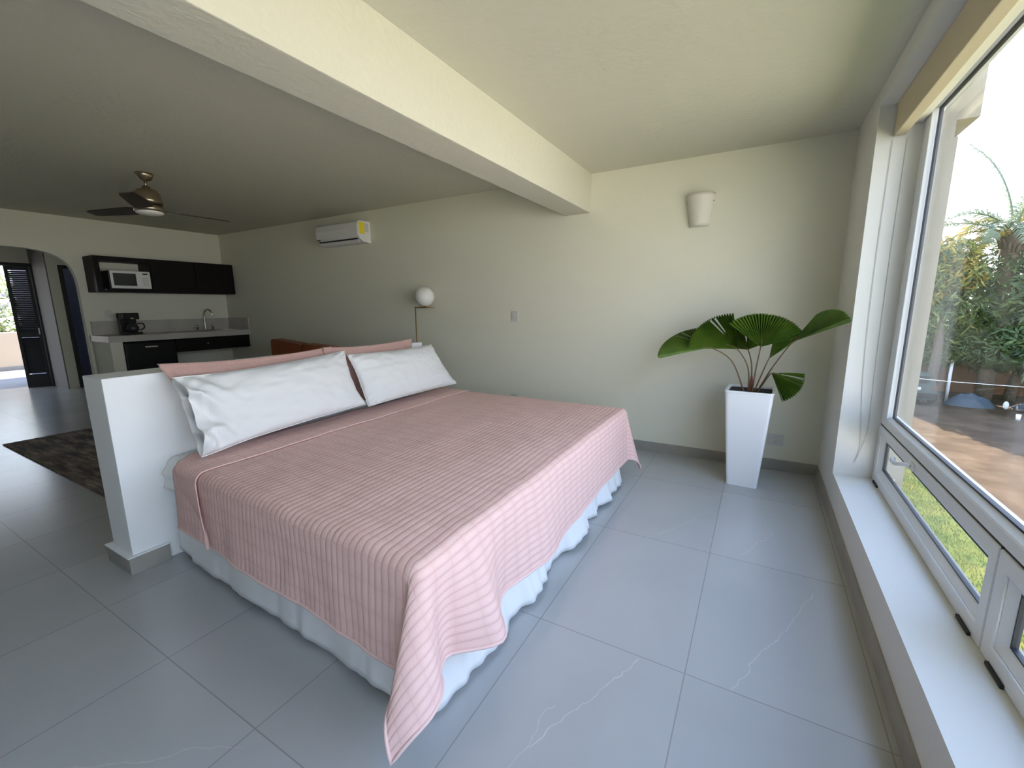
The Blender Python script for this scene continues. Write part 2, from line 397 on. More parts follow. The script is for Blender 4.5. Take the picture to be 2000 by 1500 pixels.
# bathroom doorway: dark jamb and room behind, bluish light put into its wall colour
bm = NB(); box(bm, XE-.05, XE+.02, 2.932, 2.99, 0, 2.25); box(bm, XE-.05, XE+.02, 2.99, YW, 2.19, 2.25)
struct('trim_2', bm, m_door)
bm = NB(); box(bm, -13.2, -13.1, 2.97, YW, 0, 2.6); box(bm, -13.2, XE-.85, 2.79, 2.97, 0, 2.6); box(bm, XE-.85, XE-.1, 2.93, 2.97, 0, 2.6); box(bm, -13.2, XE-.2, YW-.02, YW, 0, 2.6); box(bm, -13.2, -12.2, 3.0, YW, -.05, 0)
struct('wall_bathroom', bm, m_bluelit_wall)

# headboard half wall
hb = thing('headboard', 'thick white plastered half wall serving as the headboard of the bed', 'headboard', (-3.06, 2.085, 0))
obj('partition', B(-3.19, -2.93, .856, 3.315, 0, 1.097, bev=.006), m_hb, hb)
bm = NB(); box(bm, -3.215, -3.19, .83, 3.34, 0, .097); box(bm, -2.93, -2.91, .83, 1.02, 0, .097); box(bm, -3.19, -2.93, .83, .856, 0, .097); box(bm, -3.19, -2.93, 3.315, 3.34, 0, .097)
t = obj('baseboard', bm, m_base, hb)
bm = NB(); box(bm, -3.219, -3.18, .824, 3.345, .097, .103); box(bm, -3.18, -2.906, .824, .856, .097, .103); box(bm, -2.93, -2.906, .856, 1.02, .097, .103); obj('plaster_lip', bm, m_hb, hb)

# ------------------------------------------------------------------ windows
def frame_ring(bm, x0, x1, y0, y1, z0, z1, w_, bev=.004):
    box(bm, x0, x1, y0, y1, z0, z0+w_, bev); box(bm, x0, x1, y0, y1, z1-w_, z1, bev)
    box(bm, x0, x1, y0, y0+w_, z0+w_, z1-w_, bev); box(bm, x0, x1, y1-w_, y1, z0+w_, z1-w_, bev)
def sweep_frame(prof, y0, y1, z0, z1):
    bm = NB(); R_ = []
    for d, x in prof: R_.append([bm.verts.new(p) for p in ((x, y0+d, z0+d), (x, y1-d, z0+d), (x, y1-d, z1-d), (x, y0+d, z1-d))])
    for a, b in zip(R_, R_[1:]):
        for k in range(4): bm.faces.new((a[k], a[(k+1) % 4], b[(k+1) % 4], b[k]))
    bmesh.ops.recalc_face_normals(bm, faces=bm.faces)
    return bm
XF = .735
def window(n, y0, y1, pads, handle):
    W = sempty('window_%d' % n, (XF, (y0+y1)/2, SILL))
    bm = NB()
    box(bm, XF+.006, .80, y0, y1, SILL, SILL+.02, .003)
    obj('window_frame', bm, m_white_metal, W)
    ye = .08 if y1 > 3.5 else .0
    obj('fixed_frame', sweep_frame([(0, .80), (0, XF+.004), (.004, XF), (.045, XF), (.052, XF+.004), (.068, XF+.022), (.072, XF+.026), (.072, XF+.06)], y0, y1, .672, 2.562), m_white_metal, W)
    if ye: obj('frame_post', B(XF-.002, XF+.03, y1-.055-ye, y1-.05, .73, 2.50, bev=.004), m_white_metal, W)
    obj('head_rail', B(XF+.002, .80, y0, y1, 2.55, 2.60, bev=.003), m_white_metal, W)
    gy0, gy1 = y0+.072, y1-.072-ye
    bm = sweep_frame([(-.002, XF+.022), (.006, XF+.022), (.006, XF+.04)], gy0, gy1, .744, 2.490); obj('gasket', bm, m_gasket, W)
    obj('pane', B(XF+.026, XF+.032, gy0, gy1, .744, 2.49), m_glass, W)
    # two hopper sashes under the transom
    mid = (y0+y1)/2
    for k, (a, b) in enumerate(((mid+.004, y1-.004), (y0+.004, mid-.004))):
        s = obj('sash', sweep_frame([(0, XF+.045), (0, XF), (.003, XF-.004), (.055, XF-.004), (.060, XF-.001), (.060, XF+.008)], a, b, SILL+.003, .664), m_white_metal, W)
        obj('glazing_bead', sweep_frame([(.058, XF+.008), (.062, XF+.004), (.090, XF+.022), (.094, XF+.026), (.094, XF+.04)], a, b, SILL+.003, .664), m_white_metal, s)
        obj('gasket', sweep_frame([(.093, XF+.023), (.099, XF+.023), (.099, XF+.04)], a, b, SILL+.003, .664), m_gasket, s)
        obj('pane', B(XF+.028, XF+.034, a+.095, b-.095, SILL+.098, .569), m_glass, s)
        bm = NB(); box(bm, XF+.0, XF+.03, a-.004, a, SILL, .67)
        box(bm, XF+.004, XF+.03, a, b, .663, .673); obj('gap_seal', bm, m_gasket, s)
        if handle:
            yc = (a+b)/2 + (.12 if k == 0 else 0)
            hbm = NB(); box(hbm, XF-.016, XF-.004, yc-.075, yc-.005, .61, .645, .004)
            tube(hbm, curve_pts([(XF-.012, yc-.04, .628), (XF-.035, yc-.02, .628), (XF-.045, yc+.02, .615), (XF-.05, yc+.07, .60), (XF-.052, yc+.115, .602), (XF-.046, yc+.135, .61)], 6), [.011]*25+[.012]*6, 10)
            h = obj('handle', hbm, mat_handle, s)
        for hy in (a+.12, b-.12):
            bm = NB(); box(bm, XF-.014, XF-.003, hy-.055, hy+.055, SILL-.0, SILL+.014, .003)
            obj('hinge_pad', bm, m_gasket, s)
    return W
mat_handle = mat('handle_white', (0.85, 0.86, 0.87), .25)
window(1, .21, 3.56, None, True)
window(2, -2.4, .205, None, True)

# exterior column and cornice seen through the glass
bm = NB(); box(bm, .80, 1.0, 4.0, 4.6, -3.1, 2.48); obj_c = struct('wall_exterior', bm, m_ext)
bm = NB(); box(bm, .85, 1.0, 3.68, 4.7, 2.49, 3.6); box(bm, 1.0, 1.02, 3.66, 4.7, 3.0, 3.15); struct('trim_3', bm, m_ext)
bm = NB(); box(bm, .80, .87, 3.548, 3.57, SILL+.02, 2.6); box(bm, -12.3, .87, YB-.3, YB-.2, -3.1, 3.4); box(bm, .853, .87, YB-.2, 4.6, -3.1, .27); box(bm, .853, .87, YB-.2, 3.68, 2.61, 3.4)
box(bm, .853, .87, 3.57, 4.6, .27, 2.61); box(bm, .853, .87, YB-.3, WY0-.01, .27, 2.61); box(bm, -12.3, .87, YW+.2, YW+.25, -3.1, 3.4)
box(bm, -12.3, .88, YB-.3, YW+.25, ZC+.2, ZC+.7)
struct('wall_facade', bm, m_ext)

# roller blind at the window head
rb = thing('roller_blind', 'beige fabric roller blind cassette rolled up along the window head', 'blind', (.63, .3, 2.6))
obj('cassette', B(.60, .655, -2.38, 3.555, 2.417, 2.598, bev=.004), m_blind, rb)
tb = NB(); M_ = Matrix.Translation((.70, -2.35, 2.52)) @ Matrix.Rotation(-PI/2, 4, 'X')
lathe(tb, [(.030, 0), (.030, 5.88)], M=M_); obj('roller', tb, mat('blind_roll', (0.72, 0.70, 0.60), .8), rb)
obj('bottom_bar', B(.665, .725, -2.36, 3.54, 2.47, 2.485, bev=.003), mat('blind_bar', (0.75, 0.74, 0.66), .5), rb)
cb = NB(); tube(cb, curve_pts([(.600, 3.553, 2.40), (.598, 3.553, 1.6), (.612, 3.553, 1.0), (.640, 3.553, .62), (.648, 3.553, .46), (.632, 3.553, .39), (.640, 3.553, .43), (.675, 3.553, .62), (.668, 3.553, 1.1), (.664, 3.553, 1.8), (.668, 3.553, 2.40)], 8), .0016, 6)
obj('pull_cord', cb, mat('cord', (0.7, 0.7, 0.68), .6), rb)

# ------------------------------------------------------------------ bed
bed = thing('bed', 'king size bed with white mattress and gathered white bed skirt against the half wall', 'bed', (-1.93, 2.2, 0))
BX0, BXE, BY0, BY1, BZ = -2.925, -.945, 1.055, 3.36, .60
obj('mattress', B(BX0, BXE, BY0+.01, BY1, .345, BZ, bev=.055, seg=5), mat('mattress_ticking', (0.72, 0.75, 0.76), .8, bump=.2, bscale=20), bed, smooth=True)
obj('box_base', B(BX0, BXE-.03, BY0+.06, BY1-.05, .14, .345, bev=.01), mat('bed_base', (0.55, 0.55, 0.52), .9), bed)
for (lx, ly) in ((-2.66, 1.13), (-2.66, 3.22), (-1.05, 1.2), (-1.05, 3.22)):
    b_ = NB(); lathe(b_, [(.024, 0), (.026, .05), (.020, .06), (.022, .14)], lx, ly, 14); obj('leg', b_, m_black, bed)
# gathered skirt: runs near side, foot, far side
def skirt():
    path = []
    R = .05
    def seg(ax, ay, bx, by, n, nx, ny):
        for i in range(n):
            t = i/n; path.append((ax+(bx-ax)*t, ay+(by-ay)*t, nx, ny))
    y0 = BY0-.005; y1 = BY1+.0; xe = BXE+.01
    seg(-2.90, y0, xe-R, y0, 340, 0, -1)
    for i in range(24):
        a = -PI/2 + PI/2*i/24; path.append((xe-R+R*math.cos(a), y0+R+R*math.sin(a), math.cos(a), math.sin(a)))
    seg(xe, y0+R, xe, y1-R, 400, 1, 0)
    for i in range(24):
        a = PI/2*i/24; path.append((xe-R+R*math.cos(a), y1-R+R*math.sin(a), math.cos(a), math.sin(a)))
    seg(xe-R, y1, -2.90, y1, 200, 0, 1)
    bm = bmesh.new(); rows = 14; G = []
    s = 0; px, py = path[0][0], path[0][1]; S = []
    for p in path:
        s += math.hypot(p[0]-px, p[1]-py); px, py = p[0], p[1]; S.append(s)
    uvl = bm.loops.layers.uv.new('UVMap')
    for i, p in enumerate(path):
        s = S[i]; foot = 1.0 if p[2] > .5 else .0
        g1 = math.sin(s*30 + 5*N3(s*1.7, 0))*(.5+N3(s*2.3, 31)) + .5*math.sin(s*61+6*N3(s*2.5, 5))*(.4+N3(s*2.9, 77)); g2 = N3(s*3.2, 9)*2.0; g3 = N3(s*6.5, 19)*1.4
        amp = .006 + .017*foot
        col = []
        for k in range(rows):
            t = k/(rows-1); z = .345*(1-t) + .022*t
            z += t*(.012*g2 + .006*g3)
            flare = .03*t + foot*.03*t*t
            out = flare + t**.7*(amp*g1*(.4+.6*t) + (.008+.022*foot)*g3*t + (.012+.018*foot)*g2*t)
            if s < .16: out += (-.01)*t; z += .03*t*(1-s/.16)
            out = max(out, -.012)
            sl = .02*N3(s*2, t*2, 3)*t
            col.append(bm.verts.new((p[0]+p[2]*out - p[3]*sl, p[1]+p[3]*out + p[2]*sl, max(z, .008))))
        G.append(col)
    for i in range(len(G)-1):
        for k in range(rows-1):
            f = bm.faces.new((G[i][k], G[i][k+1], G[i+1][k+1], G[i+1][k])); f.smooth = True
    return bm
smooth_shade(obj('bed_skirt', skirt(), m_fab_w, bed, smooth=True), .002)

def bed_warp(o):
    for v in o.data.vertices:
        w = o.matrix_world @ v.co if False else v.co
        off = wloc(o.parent) if o.parent else Vector((0, 0, 0))
        x, y = v.co.x + off.x, v.co.y + off.y
        t = min(max((x+2.93)/2.0, -.02), 1.1); k = min(max((3.3-y)/2.25, 0), 1)
        v.co.y += (.035-.095*t)*k
    return o
# drape function used by the sheet and the quilt
def drape(u, v, xe, y0, y1, zt, R, flare, wrk=1.0, corner=.42):
    du = max(0, u-xe); dn = max(0, y0-v); df = max(0, v-y1); dv = max(dn, df)
    bx = min(u, xe); by = min(max(v, y0), y1); sgn = -1 if dn > 0 else 1
    r = math.hypot(du, dv); a = math.atan2(dv, du) if r > 0 else 0
    if r < R*PI/2: th = r/R; out = R*math.sin(th); dn_ = R*(1-math.cos(th)); hang = 0
    else: out = R; hang = r - R*PI/2; dn_ = R + hang
    if du > 0 and dv > 0: ph = flare + corner*math.sin(2*a)**1.0
    else: ph = flare
    out += hang*math.sin(ph); dn_ = dn_ - hang + hang*math.cos(ph)
    ax_ = a
    if du > 0 and dv > 0 and dn > 0 and corner > .3: ax_ = PI/2*(1-(1-a/(PI/2))**2.15)
    return Vector((bx + out*math.cos(ax_), by + sgn*out*math.sin(ax_), zt - dn_)), hang, a, du, dv

# fitted sheet hanging at the head corner
def sheet_pt(u, v):
    p, hang, a, du, dv = drape(u, v, 5, BY0+.03, BY1-.03, BZ+.008, .05, .25)
    p.y -= .02*math.sin(min(hang/.06, 1)*PI)*(1+N3(u*6, 3)) if v < 2 else 0
    p.z += .008*N3(u*9, v*6) + .02*hang*N3(u*5, 1)*3
    if u < -2.8: p.z -= .02*(-2.8-u)*8*.3
    return p
o = obj('fitted_sheet', grid_mesh(sheet_pt, lin(-2.922, -2.30, 50), lin(BY0+.03-.20, BY1+.17, 160)), m_fab_w, bed, smooth=True)
smooth_shade(o, .003)

# ------------------------------------------------------------------ quilt
QY0, QY1, QXE, QZ = 1.04, 3.375, -.925, .628
def quilt_pt(u, v, lift=0.0):
    dropn = 0
    p, hang, a, du, dv = drape(u, v, QXE, QY0, QY1, QZ+lift, .055, .05, corner=.40 if v < 2 else .25)
    near = v < QY0; far = v > QY1
    if near and du <= 0: p.z -= hang*.14*min(max((u+2.3)/1.37, 0), 1)
    elif near: p.z -= hang*(.14*(a/(PI/2))**4 - .05*math.sin(2*a))
    # gentle lumps and pulls
    p.z += .006*N3(u*3, v*3) + .003*N3(u*8, v*8, 2)
    if du <= 0 and near: p.y += hang*(.05*N3(u*2.3, 7)) ; p.y -= .012*N3(u*7, v*3)*min(hang*6, 1)
    if du > 0 and not near and not far:
        e_ = v-QY0
        rip = .105*math.exp(-((e_-.24)/.10)**2) - .035*math.exp(-((e_-.07)/.05)**2) - .02*math.exp(-((e_-.45)/.10)**2) + .03*math.exp(-((e_-.80)/.18)**2)
        p.x += min(hang/.35, 1.15)*rip + .012*N3(v*3, 4)*hang/.3
        p.z += .02*hang/.4*N3(v*1.6, 8)
    if du > 0 and dv > 0 and near:
        k = min(hang/.5, 1)
        q = math.sin(2*a)
        # ridge runs down the diagonal and the tip leans out
        p.x += .02*k*math.sin(a*6.0)*q
    return p
DS, DF = .395, .445
us = lin(-2.70, QXE-.02, 130) + lin(QXE, QXE+DF, 44); vs2 = lin(QY0-DS, QY0-.01, 44) + lin(QY0, QY1, 150) + lin(QY1+.012, QY1+DS, 34)
qb = grid_mesh(quilt_pt, us, vs2, lambda u, v: (u+5, v))
# hem edge roll
quilt = tag(obj('quilt', qb, m_quilt, None, smooth=True), 'dusty pink quilted bedspread covering the mattress and hanging over three sides', 'bedspread')
smooth_shade(quilt, .009)
def hem(pts, r=.006): 
    b_ = NB(); tube(b_, pts, r, 8); return b_
hp = [quilt_pt(-2.70 + (QXE+DF+2.70)*i/60, QY0-DS) for i in range(61)] + [quilt_pt(QXE+DF, QY0-DS+(QY1+2*DS-QY0)*i/110) for i in range(1, 111)] + [quilt_pt(QXE+DF-(QXE+DF+2.7)*i/60, QY1+DS) for i in range(1, 61)]
obj('hem_binding', hem([p+Vector((0, 0, 0)) for p in hp], .0065), mat('hem_pink', (0.76, 0.54, 0.49), .8), quilt, smooth=True)
def strip_pt(u, v):
    # u in 0..1 across the strip, v along the width of the bed ; skewed so that the hanging end leans to the head
    k = max(0, QY0-v); xr = -2.405 + .16*min(k/.38, 1)*.55 + .02*(v-QY0)*(-.9 if v > QY0 else 0)
    xl = -2.76 + .45*min(max(0, QY0+.05-v)/.40, 1)
    x = xl + (xr-xl)*u
    p = quilt_pt(x, v, .009)
    if k > 0: p.y -= .014 + .012*u*min(k*4, 1)
    if v > QY1: p.y += .014
    return p
sb = grid_mesh(strip_pt, lin(0, 1, 26), lin(QY0-DS-.015, QY0-.01, 30)+lin(QY0, QY1, 120)+lin(QY1+.01, QY1+.3, 20), lambda u, v: (2.3+u*.34, v))
o = obj('folded_flap', sb, m_quilt, quilt, smooth=True); smooth_shade(o, .005)

# ------------------------------------------------------------------ pillows
def pillow(name, label, cat, y0, y1, zb, zt, xb, xt, T, material, group, open_end=False, seed=0, tiltL=0.0, sagtop=0.02, flange=0.0, inL=0.0, inR=0.0, lowL=0.0):
    L_ = y1-y0; c0 = Vector((xb, 0, zb)); c1 = Vector((xt, 0, zt)); H = (c1-c0); hl = H.length; hu = H.normalized()
    nrm = Vector((hu.z, 0, -hu.x))     # faces +x / up
    nu, nv = 72, 40
    bm = bmesh.new()
    def P(a, b, side):
        # a,b in -1..1
        fl = 1.0
        ea = 1-abs(a)**3.2; eb = 1-abs(b)**2.6
        if open_end and a < -.72: ea = max(ea, .16)
        if flange: ea = max(0, 1-abs(min(1, abs(a)/(1-flange)))**4); eb = max(0, 1-abs(min(1, abs(b)/(1-flange*1.6)))**3)
        th = T*.5*(max(ea, 0)**.55)*(max(eb, 0)**.55)
        # edges pinch between corners
        pa = a*(1-.05*(1-abs(b)**2)*(1)) ; pb = b*(1-.05*(1-abs(a)**2)-(sagtop if b > 0 else 0)*(1-a*a))
        y = y0 + (pa*.5+.5)*L_; h = (pb*.5+.5)*hl
        wr = .010*N3(a*3+seed, b*3, side*3) + .006*N3(a*8+seed, b*7, side)
        corner = (abs(a)*abs(b))**4
        wr += .010*math.sin((a-b)*26+seed)*corner*1.2
        if open_end and a < -.55:
            k = min((-.55-a)/.35, 1); wr += k*(.028*math.sin(b*5+1.5+a*6+seed)+.016*math.sin(a*30+b*9))*(1 if side > 0 else .4)
            h += k*.015*math.sin(b*7)
        off = side*th + wr*(1 if th > .004 else .3)
        if open_end and a < -.9: off += side*.012
        h += tiltL*(-a)*.5
        tb = b*.5+.5
        y += -inR*tb*max(a, 0) + inL*(tb)*max(-a, 0) + lowL*(1-tb)*max(-a, 0)
        p = c0 + hu*h + nrm*(off + T*.5)
        # slump: lower edge kicks forward
        p.x += .03*max(0, -b)**2
        return Vector((p.x, y, p.z))
    A = [[None]*(nv+1) for _ in range(nu+1)]; Bk = [[None]*(nv+1) for _ in range(nu+1)]
    for i in range(nu+1):
        for j in range(nv+1):
            a = math.sin((i/nu-.5)*PI)*.35 + (2*i/nu-1)*.65; b = math.sin((j/nv-.5)*PI)*.35 + (2*j/nv-1)*.65
            pf = P(a, b, 1); pb_ = P(a, b, -1)
            edge = (i in (0, nu) or j in (0, nv)) and not (open_end and i == 0 and 0 < j < nv)
            if edge: mid = (pf+pb_)/2; v = bm.verts.new(mid); A[i][j] = v; Bk[i][j] = v
            else: A[i][j] = bm.verts.new(pf); Bk[i][j] = bm.verts.new(pb_)
    for i in range(nu):
        for j in range(nv):
            for G_, rev in ((A, False), (Bk, True)):
                q = [G_[i][j], G_[i+1][j], G_[i+1][j+1], G_[i][j+1]]
                if rev: q = q[::-1]
                q2 = []
                for v in q:
                    if v not in q2: q2.append(v)
                if len(q2) >= 3:
                    try: f = bm.faces.new(q2); f.smooth = True
                    except ValueError: pass
    o = obj(name, bm, material, None, smooth=True)
    tag(o, label, cat, group)
    # seam piping around the edge
    pts = []
    ab = [(-1+2*i/40, -1) for i in range(41)] + [(1, -1+2*i/24) for i in range(1, 25)] + [(1-2*i/40, 1) for i in range(1, 41)] + ([] if open_end else [(-1, 1-2*i/24) for i in range(1, 24)])
    for a, b in ab: pts.append((P(a, b, 1)+P(a, b, -1))/2)
    if not open_end: pts.append(pts[0])
    s_ = NB(); tube(s_, pts, .0035, 6, cap=False)
    obj('seam', s_, material, o, smooth=True)
    return o
PB = .655
pillow('pillow', 'white pillow nearer the camera with its open pillowcase end crumpled', 'pillow', 1.10, 2.255, PB, 1.055, -2.70, -2.865, .20, m_fab_w, None, open_end=True, seed=3, tiltL=-.05)
pillow('pillow', 'white pillow at the far side of the bed, smaller in view', 'pillow', 2.27, 3.40, PB, 1.045, -2.70, -2.865, .20, m_fab_w, None, seed=9, tiltL=.0, inR=.13)
pillow('pillow_sham', 'pink quilted sham behind the nearer white pillow', 'pillow', 1.08, 2.20, PB+.02, 1.150, -2.885, -2.895, .06, m_sham, None, seed=21, flange=.06, sagtop=.06, tiltL=.0, lowL=.16)
pillow('pillow_sham', 'pink quilted sham behind the farther white pillow', 'pillow', 2.12, 3.09, PB+.02, 1.150, -2.870, -2.885, .06, m_sham, None, seed=33, flange=.06, sagtop=.05)

# ------------------------------------------------------------------ potted fan palm
PX, PY = -.025, 3.86
palm = thing('potted_palm', 'fan palm with pleated green leaves in a tall tapered white planter by the window corner', 'potted plant', (PX, PY, 0))
def frustum(bm, cx, cy, b, t_, z0, z1, rot, bev=.0):
    q = bmesh.new(); V = []
    for s_, z in ((b, z0), (t_, z1)):
        for sx_, sy_ in ((-1, -1), (1, -1), (1, 1), (-1, 1)):
            x, y = sx_*s_, sy_*s_; V.append(q.verts.new((cx + x*math.cos(rot)-y*math.sin(rot), cy + x*math.sin(rot)+y*math.cos(rot), z)))
    for f in ((3, 2, 1, 0), (4, 5, 6, 7), (0, 1, 5, 4), (1, 2, 6, 5), (2, 3, 7, 6), (3, 0, 4, 7)): q.faces.new([V[i] for i in f])
    if bev: bmesh.ops.bevel(q, geom=list(q.edges), offset=bev, segments=3, profile=.6, affect='EDGES')
    merge(bm, q)
PR = math.radians(-3)
def planter():
    q = bmesh.new(); rings = []
    spec = [(.110, 0), (.166, .762), (.170, .775), (.168, .782), (.152, .782), (.150, .770), (.147, .72)]
    for s_, z in spec:
        ring = []
        for k in range(32):
            a = 2*PI*k/32 + PI/32; ca, sa = math.cos(a), math.sin(a); e_ = .14
            x = s_*math.copysign(abs(ca)**e_, ca); y = s_*math.copysign(abs(sa)**e_, sa)
            ring.append(q.verts.new((PX + x*math.cos(PR)-y*math.sin(PR), PY + x*math.sin(PR)+y*math.cos(PR), z)))
        rings.append(ring)
    for a, b in zip(rings, rings[1:]):
        for k in range(32): q.faces.new((a[k], a[(k+1) % 32], b[(k+1) % 32], b[k]))
    q.faces.new(rings[0][::-1]); return q
obj('planter', planter(), m_pot, palm)
b_ = NB(); frustum(b_, PX, PY, .146, .148, .72, .764, PR); obj('soil', b_, m_soil, palm)

def fan_leaf(parent, att, d, n, R_, A0, A1, droop=.25, cup=.0, root=(PX, PY, .72), bend=None, splits=(), ns=26, rw=None):
    """pleated fan leaf: attach point, mid-rib direction d, face normal n, angular span A0..A1 (deg)"""
    att = Vector(att); d = Vector(d).normalized(); n = Vector(n); n = (n - d*n.dot(d)).normalized(); s_ = n.cross(d)
    q = bmesh.new(); rings = []; K = ns*2; rr = [0, .12, .3, .5, .7, .86, .95]
    for k in range(K+1):
        f = k/K; a = math.radians(A0 + (A1-A0)*f); pleat = 1 if k % 2 else -1
        Rk = R_*(1 if rw is None else rw(f)); row = []
        for r_ in rr:
            r = r_*Rk; loc = att + d*(r*math.cos(a)) + s_*(r*math.sin(a))
            loc += n*(pleat*.017*(r_)**.9*(1-.25*r_)) + n*(cup*r*math.sin(a)**2)
            loc.z -= droop*r*r/R_
            row.append(q.verts.new(loc))
        rings.append(row)
    for k in range(K):
        f = (k+.5)/K
        gap = any(abs(f-sp_) < .5/K*1.1 for sp_ in splits)
        for j in range(len(rr)-1):
            if gap and j >= 2: continue
            a, b, c_, e_ = rings[k][j], rings[k][j+1], rings[k+1][j+1], rings[k+1][j]
            try: q.faces.new((a, b, c_, e_))
            except ValueError: pass
    # toothed tip per pleat pair
    for k in range(0, K-1, 2):
        a, m_, c_ = rings[k][-1], rings[k+1][-1], rings[k+2][-1] if k+2 <= K else rings[k+1][-1]
        tipd = (m_.co - att).normalized()
        for (p_, r_) in ((a, m_), (m_, c_)):
            if p_ is r_: continue
            t_ = q.verts.new((p_.co+r_.co)/2 + tipd*R_*.055)
            q.faces.new((p_, t_, r_))
    bmesh.ops.remove_doubles(q, verts=q.verts, dist=.00005)
    lf = obj('leaf', q, m_leaf, parent); smooth_shade(lf, .0012)
    rt = Vector(root); mid = bend if bend else (rt + (att-rt)*.5 + Vector((0, 0, .05)))
    tb_ = NB(); pts = curve_pts([rt, mid, att, att + d*R_*.25], 8); tube(tb_, pts, [.0065-.004*i/len(pts) for i in range(len(pts))], 8)
    obj('petiole', tb_, m_petiole, lf, smooth=True)
    return lf
# front view direction is -Y (towards the camera); the normals below face the room
fan_leaf(palm, (-.331, 3.76, 1.105), (-1, -.05, -.06), (.05, -.50, .86), .40, -72, 14, .04, root=(PX-.03, PY-.02, .72), bend=Vector((-.17, 3.80, 1.0)), splits=(.2, .3, .42), rw=lambda f: .82+.18*f)
fan_leaf(palm, (-.139, 3.80, 1.097), (-.88, .05, .36), (.05, -.78, .62), .36, -62, 24, .06, root=(PX-.01, PY, .72), bend=Vector((-.055, 3.83, .95)), splits=(.3, .38, .55))
fan_leaf(palm, (-.068, 3.92, 1.084), (-.70, .25, .65), (-.1, -.85, .50), .25, -105, 38, .10, root=(PX, PY+.01, .72), bend=Vector((-.03, 3.88, .95)), splits=(.5,))
fan_leaf(palm, (.018, 3.72, 1.127), (.10, -.12, 1), (.0, -1, -.12), .25, -66, 60, .0, cup=-.04, root=(PX+.01, PY-.01, .72), bend=Vector((.0, 3.80, .95)), rw=lambda f: 1+.16*abs(2*f-1)**1.5)
fan_leaf(palm, (.080, 3.84, 1.028), (.50, .02, .86), (-.30, -.92, .20), .30, -18, 26, .03, root=(PX+.015, PY, .72), bend=Vector((.035, 3.85, .88)), ns=9)
fan_leaf(palm, (.215, 3.70, 1.173), (.29, -.25, .25), (-.35, -.62, .70), .455, -12, 36, .03, root=(PX+.03, PY-.01, .72), bend=Vector((.10, 3.81, .95)), splits=(.4,), ns=14, rw=lambda f: 1-.48*f)
fan_leaf(palm, (.105, 3.78, .925), (1, -.05, -.12), (.05, -.88, .45), .215, -60, 18, .10, root=(PX+.03, PY-.02, .72), bend=Vector((.065, 3.82, .85)), splits=(.62, .74, .84), ns=16)
tb_ = NB(); tube(tb_, [(PX, PY, .70), (PX+.003, PY, .80), (PX+.0, PY, .88)], [.020, .016, .008], 10); obj('trunk', tb_, mat('palm_base', (0.16, 0.05, 0.03), .7, bump=.4, bscale=40), palm, smooth=True)

# ------------------------------------------------------------------ wall fittings
sc = thing('wall_sconce', 'white ceramic half-cone wall light high on the wall above the plant', 'wall light', (-.535, YW, 2.25))
q = bmesh.new(); rings = []
for t_ in lin(0, 1, 10):
    z = 2.115 + .265*t_; hw = .078 + .042*t_; dp = .075 + .045*t_
    rings.append([(-.535 + hw*math.cos(PI+PI*k/24), YW + dp*math.sin(PI+PI*k/24), z) for k in range(25)])
V = [[q.verts.new(p) for p in r] for r in rings]
W2 = [[q.verts.new((-.535+(p[0]+.535)*.93, YW+(p[1]-YW)*.93, p[2])) for p in r] for r in rings]
for G_ in (V, W2):
    for a, b in zip(G_, G_[1:]):
        for k in range(24): q.faces.new((a[k], a[k+1], b[k+1], b[k])).smooth = True
for k in range(24): q.faces.new((V[-1][k], V[-1][k+1], W2[-1][k+1], W2[-1][k]))
q.faces.new(V[0])
obj('shade', q, mat('sconce_ceramic', (0.72, 0.70, 0.62), .6), sc)
for sx_ in (-1, 1):
    b_ = NB(); lathe(b_, [(.0, 0), (.005, 0), (.004, .004), (0, .005)], M=Matrix.Translation((-.535+sx_*.107, YW-.037, 2.315)) @ Matrix.Rotation(PI/2, 4, 'X')); obj('screw', b_, m_steel, sc)
def plate(name, label, x, z, w_, h, cat, kind):
    o = thing(name, label, cat, (x, YW, z))
    obj('cover_plate', B(x-w_/2, x+w_/2, YW-.008, YW, z-h/2, z+h/2, bev=.003), m_plate, o)
    if kind == 's':
        for dx in (-.012, .014): obj('rocker', B(x+dx-.009, x+dx+.009, YW-.012, YW-.008, z-.03, z+.03, bev=.002), m_plate, o)
    else:
        for dz in (-.02, .02):
            r_ = obj('socket', B(x-.016, x+.016, YW-.0105, YW-.008, z+dz-.013, z+dz+.013, bev=.002), m_plate, o)
            obj('slot', B(x-.007, x-.005, YW-.0110, YW-.0104, z+dz-.005, z+dz+.005), m_black, r_); obj('slot', B(x+.005, x+.007, YW-.0110, YW-.0104, z+dz-.005, z+dz+.005), m_black, r_)
    return o
plate('light_switch', 'white light switch plate on the far wall right of the globe lamp', -2.405, 1.33, .085, .125, 'switch', 's')
plate('power_outlet', 'white outlet plate low on the wall behind the planter', .195, .272, .12, .10, 'outlet', 'o')
plate('power_outlet', 'small outlet plate on the far wall just above the quilt edge', -2.42, .405, .10, .075, 'outlet', 'o')

